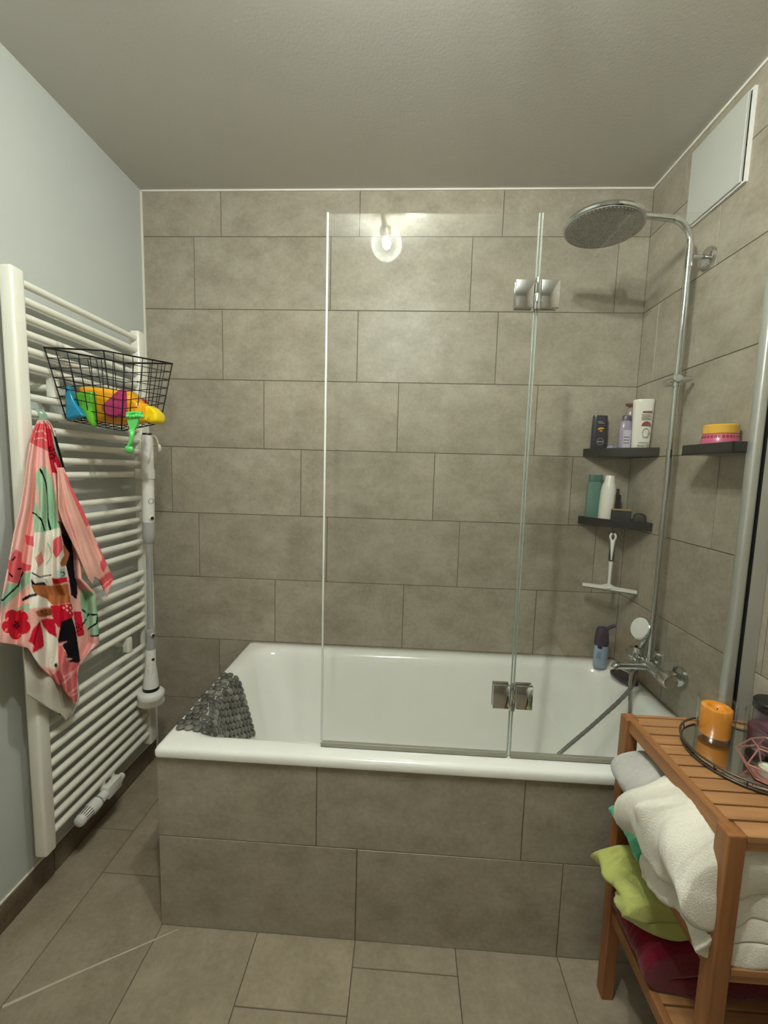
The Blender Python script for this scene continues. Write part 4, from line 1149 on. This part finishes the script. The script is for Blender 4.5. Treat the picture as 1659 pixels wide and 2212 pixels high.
# ------------------------------------------------------------------ folded towels
TERRY = lambda nm, c: mat(nm, srgb(*c), .97, bump=.8, scale=330, var=.06, vscale=14, sheen=.3, spec=.1)
def folded(name, x0, x1, y0, y1, z0, z1, layers, mt, label, seed, tip=0, bulge=.0, rough=.010, sag=None, lean=0, fine=.0026, skew=0, crease=0):
    """stack of towel folds: one thick serpentine sheet swept along y, bends facing the room"""
    fr_ = list(layers[0]); tp_ = layers[1]; layers = len(fr_); tot = sum(fr_)
    zc_, acc = [], z0
    for f_ in fr_:
        h_ = f_ / tot * (z1 - z0); zc_.append((acc + h_ / 2, h_)); acc += h_
    path = []; hw = []
    for i in range(layers):
        zc, th = zc_[i]
        xa, xb = x0 + tp_[i] + th * .5, x1 - th * .5
        a, b = (xb, xa) if i % 2 == 0 else (xa, xb)
        for k in range(16): path.append((a + (b - a) * k / 15, zc)); hw.append(th * .46)
        if i < layers - 1:
            s_ = -1 if i % 2 == 0 else 1
            zn, tn = zc_[i + 1]; r_ = (zn - zc) / 2
            bx = x0 + tp_[i + 1] + tn * .5 if i % 2 == 0 else x1 - tn * .5
            for k in range(1, 9):
                an = -PI / 2 + PI * k / 9; path.append((b + (bx - b) * k / 9 + s_ * r_ * 1.15 * math.cos(an), zc + r_ + r_ * math.sin(an))); hw.append((th + (tn - th) * k / 9) * .46)
    L_, R_ = [], []
    for i, p in enumerate(path):
        q0, q1 = path[max(i - 1, 0)], path[min(i + 1, len(path) - 1)]
        d = Vector((q1[0] - q0[0], q1[1] - q0[1])).normalized(); n_ = Vector((-d.y, d.x))
        e = hw[i] * (1 if 0 < i < len(path) - 1 else .5)
        L_.append((p[0] + n_.x * e, p[1] + n_.y * e)); R_.append((p[0] - n_.x * e, p[1] - n_.y * e))
    loop = L_ + R_[::-1]; n = len(loop); ny = 72
    bm = bmesh.new(); rg = []
    for j in range(ny + 1):
        t = j / ny; y = y0 + (y1 - y0) * t
        endf = min(1, min(t, 1 - t) * 9); sc = .86 + .14 * math.sqrt(endf)
        row = []
        for i, (x, z) in enumerate(loop):
            zc = (z0 + z1) / 2
            p = Vector((x, y, z0 + (z - z0) * sc))
            f = max(0, 1 - (x - x0) / .12)
            p.x += -bulge * math.sin(PI * max(0, min(1, (z - z0) / (z1 - z0)))) * f + tip * f * (z - zc) / (z1 - z0)
            nzv = Vector((mnoise.noise(Vector((x * 9, y * 9, z * 9 + seed))), mnoise.noise(Vector((x * 9 + 20, y * 9, z * 9 + seed))), mnoise.noise(Vector((x * 7 + 40, y * 8, z * 9 + seed)))))
            p += nzv * rough * (1.6 if f > 0 else .8)
            p.x += rough * .9 * mnoise.noise(Vector((y * 26, z * 30, seed + 5))) * f
            p -= Vector((1, 0, .35)) * crease * (1 - abs(mnoise.noise(Vector((x * 6 + z * 16, y * 5 - z * 9, seed + 3)))) * 2) ** 3 * (1 if f > 0 else .5) if crease else Vector()
            p.z += rough * .6 * mnoise.noise(Vector((x * 22, y * 16, seed + 9)))
            hgt_ = max(0, min(1, (z - z0) / (z1 - z0)))
            p.x += skew * (1 - t) * (1 - hgt_) * min(1, f * 1.5)
            if sag: p.z += sag(p.x, t, hgt_, f)
            p.z += lean * (t - .5)
            p += Vector((mnoise.noise(p * 120), mnoise.noise(p * 120 + Vector((9, 0, 0))), mnoise.noise(p * 120 + Vector((0, 9, 0))))) * fine
            p.z = max(p.z, z0 + .0005) if not sag else p.z
            row.append(bm.verts.new(p))
        rg.append(row)
    for A, B in zip(rg, rg[1:]):
        for k in range(n): bm.faces.new((A[k], A[(k + 1) % n], B[(k + 1) % n], B[k]))
    for rr in (rg[0], rg[-1]):
        m_ = len(L_)
        for k in range(m_ - 1):
            bm.faces.new((rr[k], rr[k + 1], rr[n - 2 - k], rr[n - 1 - k]))
    o = ob(name, bm, mt, None, True)
    md = o.modifiers.new('soft', 'SUBSURF'); md.levels = 1; md.render_levels = 1
    tag(o, label, 'towel'); return o
folded('folded_cloth', 1.744, 2.06, -.985, -.850, .5505, .598, ([1, 1.4, 1], [0, .004, .010]), TERRY('mint_cloth', (92, 176, 138)), 'thin mint green cloth under the grey towel on the middle shelf', 3, rough=.008)
folded('folded_cloth', 1.758, 2.06, -.985, -.856, .5985, .618, ([1], [0]), TERRY('yellow_cloth', (206, 190, 74)), 'yellow cloth squeezed between mint cloth and grey towel', 4, rough=.005)
folded('grey_towel', 1.768, 2.07, -.985, -.852, .619, .754, ([1.0, .7, 1.0, 1.5], [.018, .006, -.006, .010]), TERRY('grey_terry', (188, 185, 182)), 'light grey folded towel at the back of the middle shelf', 5, bulge=.010, rough=.014, crease=.008)
folded('white_towel', 1.754, 2.10, -1.172, -.985, .5495, .778, ([.9, .8, 1.4, 1.7], [-.004, -.002, -.012, -.004]), TERRY('white_terry', (228, 224, 212)), 'large white terry towel spilling over the edge of the middle shelf', 11, bulge=.010, rough=.019, skew=.045, crease=.011,
       sag=lambda x, t, h, f: -.030 * f * (1 - h) * max(0, min(1, (t - .25) * 4)) * max(0, min(1, (1.775 - x) / .03)))
folded('red_towel', 1.782, 2.08, -1.025, -.858, .2695, .383, ([1, 1], [0, .01]), TERRY('wine_terry', (108, 12, 36)), 'dark red folded towel at the bottom under the lime towel', 8, rough=.008)
folded('lime_towel', 1.724, 2.06, -1.005, -.862, .385, .506, ([1.0, 1.15], [.016, -.006]), TERRY('lime_terry', (184, 190, 108)), 'lime green folded towel lying on the dark red towel', 21, bulge=.0, rough=.018, crease=.006)

# ------------------------------------------------------------------ candles on the shelf unit
TC = Vector((1.963, -.972, .8115))
tr = empty('candle_tray', TC, 'round mirrored tray with wire rim on top of the wooden shelf unit', 'tray')
bm = bmesh.new(); lathe(bm, [(0, .004), (.116, .004), (.119, .005), (.119, .009), (0, .009)], TC, (0, 0, 1), 64)
plabel(ob('mirror_plate', bm, mat('mirror', srgb(228, 226, 220), .1, metal=1, var=.02), tr, True, 30), 'mirror plate')
bm = bmesh.new()
GW = mat('grey_wire', srgb(96, 92, 86), .35, metal=.7)
for rr, z in ((.121, .0035), (.1245, .018)): tube(bm, [TC + Vector((rr * math.cos(2 * PI * k / 72), rr * math.sin(2 * PI * k / 72), z)) for k in range(72)], .0024, 8, closed=True)
for k in range(14):
    a = 2 * PI * k / 14; tube(bm, [TC + Vector((.121 * math.cos(a), .121 * math.sin(a), .003)), TC + Vector((.1245 * math.cos(a), .1245 * math.sin(a), .018))], .0016, 6)
ob('wire_rim', bm, GW, tr, True)
def glass_candle(c, r, h, wax_h, wax_mat, label, wick=True, dish=.006, gap=.003):
    c = Vector(c); e = empty('candle', c, label, 'candle')
    bm = bmesh.new(); lathe(bm, [(0, 0), (r * .9, 0), (r * .97, .003), (r * 1.04, h), (r * 1.0, h), (r * .94, .011), (0, .011)], c, (0, 0, 1), 48)
    ob('glass', bm, PANE2, e, True, 40)
    rw_ = r * .94 - gap
    bm = bmesh.new(); lathe(bm, [(0, .012), (rw_, .012), (rw_, wax_h - .002), (rw_ - .002, wax_h), (rw_ * .6, wax_h - .0005), (rw_ * .5, wax_h - dish * .7), (rw_ * .3, wax_h - dish), (0, wax_h - dish)], c, (0, 0, 1), 40)
    ob('wax', bm, wax_mat, e, True, 50)
    if wick:
        bm = bmesh.new(); tube(bm, [c + Vector((0, 0, wax_h - dish - .001)), c + Vector((.002, 0, wax_h - dish + .008))], .001, 6); ob('wick', bm, BPLAST, e)
    return e
zt = TC.z + .0092
glass_candle((1.928, -.917, zt), .037, .094, .078, mat('orange_wax', srgb(226, 148, 42), .4, sub=.3, var=.05), 'orange pillar candle in clear glass at the back of the tray', dish=.012, gap=.0045)
glass_candle((2.012, -.966, zt), .046, .088, .058, mat('plum_wax', srgb(84, 52, 66), .4, sub=.1, var=.1), 'wide glass with dark plum candle behind the pink wire holder')
# pink geometric wire tealight holder
TH = Vector((1.947, -1.046, zt))
wh = empty('tealight_holder', TH, 'pink geometric wire tealight holder at the front of the tray', 'candle holder')
bm = bmesh.new(); PW = mat('rose_metal', srgb(190, 136, 126), .35, metal=.6)
nS = 6
def ringp(r, z, a0=0): return [TH + Vector((r * math.cos(2 * PI * k / nS + a0), r * math.sin(2 * PI * k / nS + a0), z)) for k in range(nS)]
b0, m0, t0 = ringp(.034, .003, .2), ringp(.057, .036, .2), ringp(.034, .068, .2)
for rg_ in (b0, m0, t0):
    for k in range(nS): tube(bm, [rg_[k], rg_[(k + 1) % nS]], .0017, 6)
for k in range(nS): tube(bm, [b0[k], m0[k], t0[k]], .0017, 6)
ob('wire_frame', bm, PW, wh)
bm = bmesh.new(); lathe(bm, [(0, .003), (.030, .003), (.030, .0055), (0, .0055)], TH, (0, 0, 1), 32); ob('base_disc', bm, PW, wh)
tl = empty('tealight', TH + Vector((0, 0, .006)), 'white tealight inside the pink wire holder', 'candle')
bm = bmesh.new(); lathe(bm, [(0, .006), (.0185, .006), (.0195, .007), (.0195, .022), (.0187, .022), (.0185, .0185), (0, .0185)], TH, (0, 0, 1), 32); ob('tin_cup', bm, SATIN, tl, True, 40)
bm = bmesh.new(); lathe(bm, [(.0184, .0188), (.017, .0205), (.004, .0200), (0, .0195)], TH, (0, 0, 1), 32); ob('wax', bm, mat('white_wax', srgb(224, 220, 204), .5, sub=.3), tl, True, 40)
# dark jar with black lid near the wall
c = Vector((2.081, -.888, .8122)); b = empty('black_lid_jar', c, 'smoky jar with thick black lid beside the wall on wooden shelf unit', 'jar')
bm = bmesh.new(); lathe(bm, [(0, 0), (.033, 0), (.036, .003), (.036, .066), (0, .066)], c, (0, 0, 1), 40); ob('body', bm, mat('smoky_jar', srgb(96, 84, 86), .15, coat=.5), b, True, 40)
bm = bmesh.new(); lathe(bm, [(.036, .066), (.039, .068), (.039, .086), (.036, .089), (0, .089)], c, (0, 0, 1), 40); ob('lid', bm, BPLAST, b, True, 40)

# ------------------------------------------------------------------ ceiling lamp (seen mirrored in the glass)
LP = Vector((1.045, -1.475, H))
lamp = empty('ceiling_lamp', LP, 'brass ceiling lamp with clear globes mirrored in the shower glass', 'ceiling lamp')
LMET = mat('brushed_brass', srgb(150, 138, 110), .3, metal=1)
bm = bmesh.new(); lathe(bm, [(0, -.028), (.050, -.028), (.055, -.024), (.055, 0)], LP, (0, 0, 1), 40); ob('canopy', bm, LMET, lamp, True, 40)
bm = bmesh.new(); box(bm, 1.035, 1.055, -1.70, -1.28, H - .022, H - .004, .003, 2); ob('rail', bm, LMET, lamp)
bulb, N, L, P = base_mat('bulb_glow'); N.remove(P)
em = N.new('ShaderNodeEmission'); em.inputs[0].default_value = (.935, 1, .915, 1); em.inputs[1].default_value = 330
L.new(em.outputs[0], N['Material Output'].inputs['Surface'])
GLOBE = seeded_mat('seeded_globe')
for gp in (Vector((1.061, -1.611, 2.475)), Vector((1.195, -1.336, 2.515))):
    st = Vector((1.045, gp.y + (.055 if gp.y < -1.4 else 0), H - .02))
    ax_ = (st - gp).normalized()
    if abs(gp.x - 1.045) > .06: ax_ = (st + Vector(((gp.x - 1.045) * .75, 0, .045)) - gp).normalized()
    bm = bmesh.new()
    tube(bm, smooth_path([st, st.lerp(gp + ax_ * .072, .5) + Vector((0, 0, .006)), gp + ax_ * .072], 6), .005, 12)
    lathe(bm, [(.006, .076), (.021, .070), (.029, .058), (.026, .030), (.018, .026)], gp, ax_, 24)
    ob('arm', bm, LMET, lamp, True, 40)
    bm = bmesh.new(); lathe(bm, [(.022, .066)] + [(.072 * math.sin(a), .072 * math.cos(a)) for a in [.34 + (PI - .34) * k / 22 for k in range(23)]], gp, ax_, 40)
    ob('globe', bm, GLOBE, lamp, True)
    bm = bmesh.new(); lathe(bm, [(0, .028)] + [(.020 * math.sin(a), .004 + .024 * math.cos(a)) for a in [PI * k / 12 for k in range(1, 12)]] + [(0, -.020)], gp, ax_, 20)
    ob('bulb', bm, bulb, lamp, True)

# ------------------------------------------------------------------ world and view
wd = bpy.data.worlds.new('world'); scene.world = wd; wd.use_nodes = True
wd.node_tree.nodes['Background'].inputs[0].default_value = (.8, .85, .9, 1); wd.node_tree.nodes['Background'].inputs[1].default_value = .0
vs_ = scene.view_settings
vs_.view_transform = 'Standard'; vs_.look = 'None'; vs_.gamma = 1; vs_.use_curve_mapping = False; vs_.exposure = 2.65
scene.cycles.max_bounces = 14; scene.cycles.transparent_max_bounces = 24; scene.cycles.diffuse_bounces = 6; scene.cycles.glossy_bounces = 6
scene.cycles.sample_clamp_indirect = 6
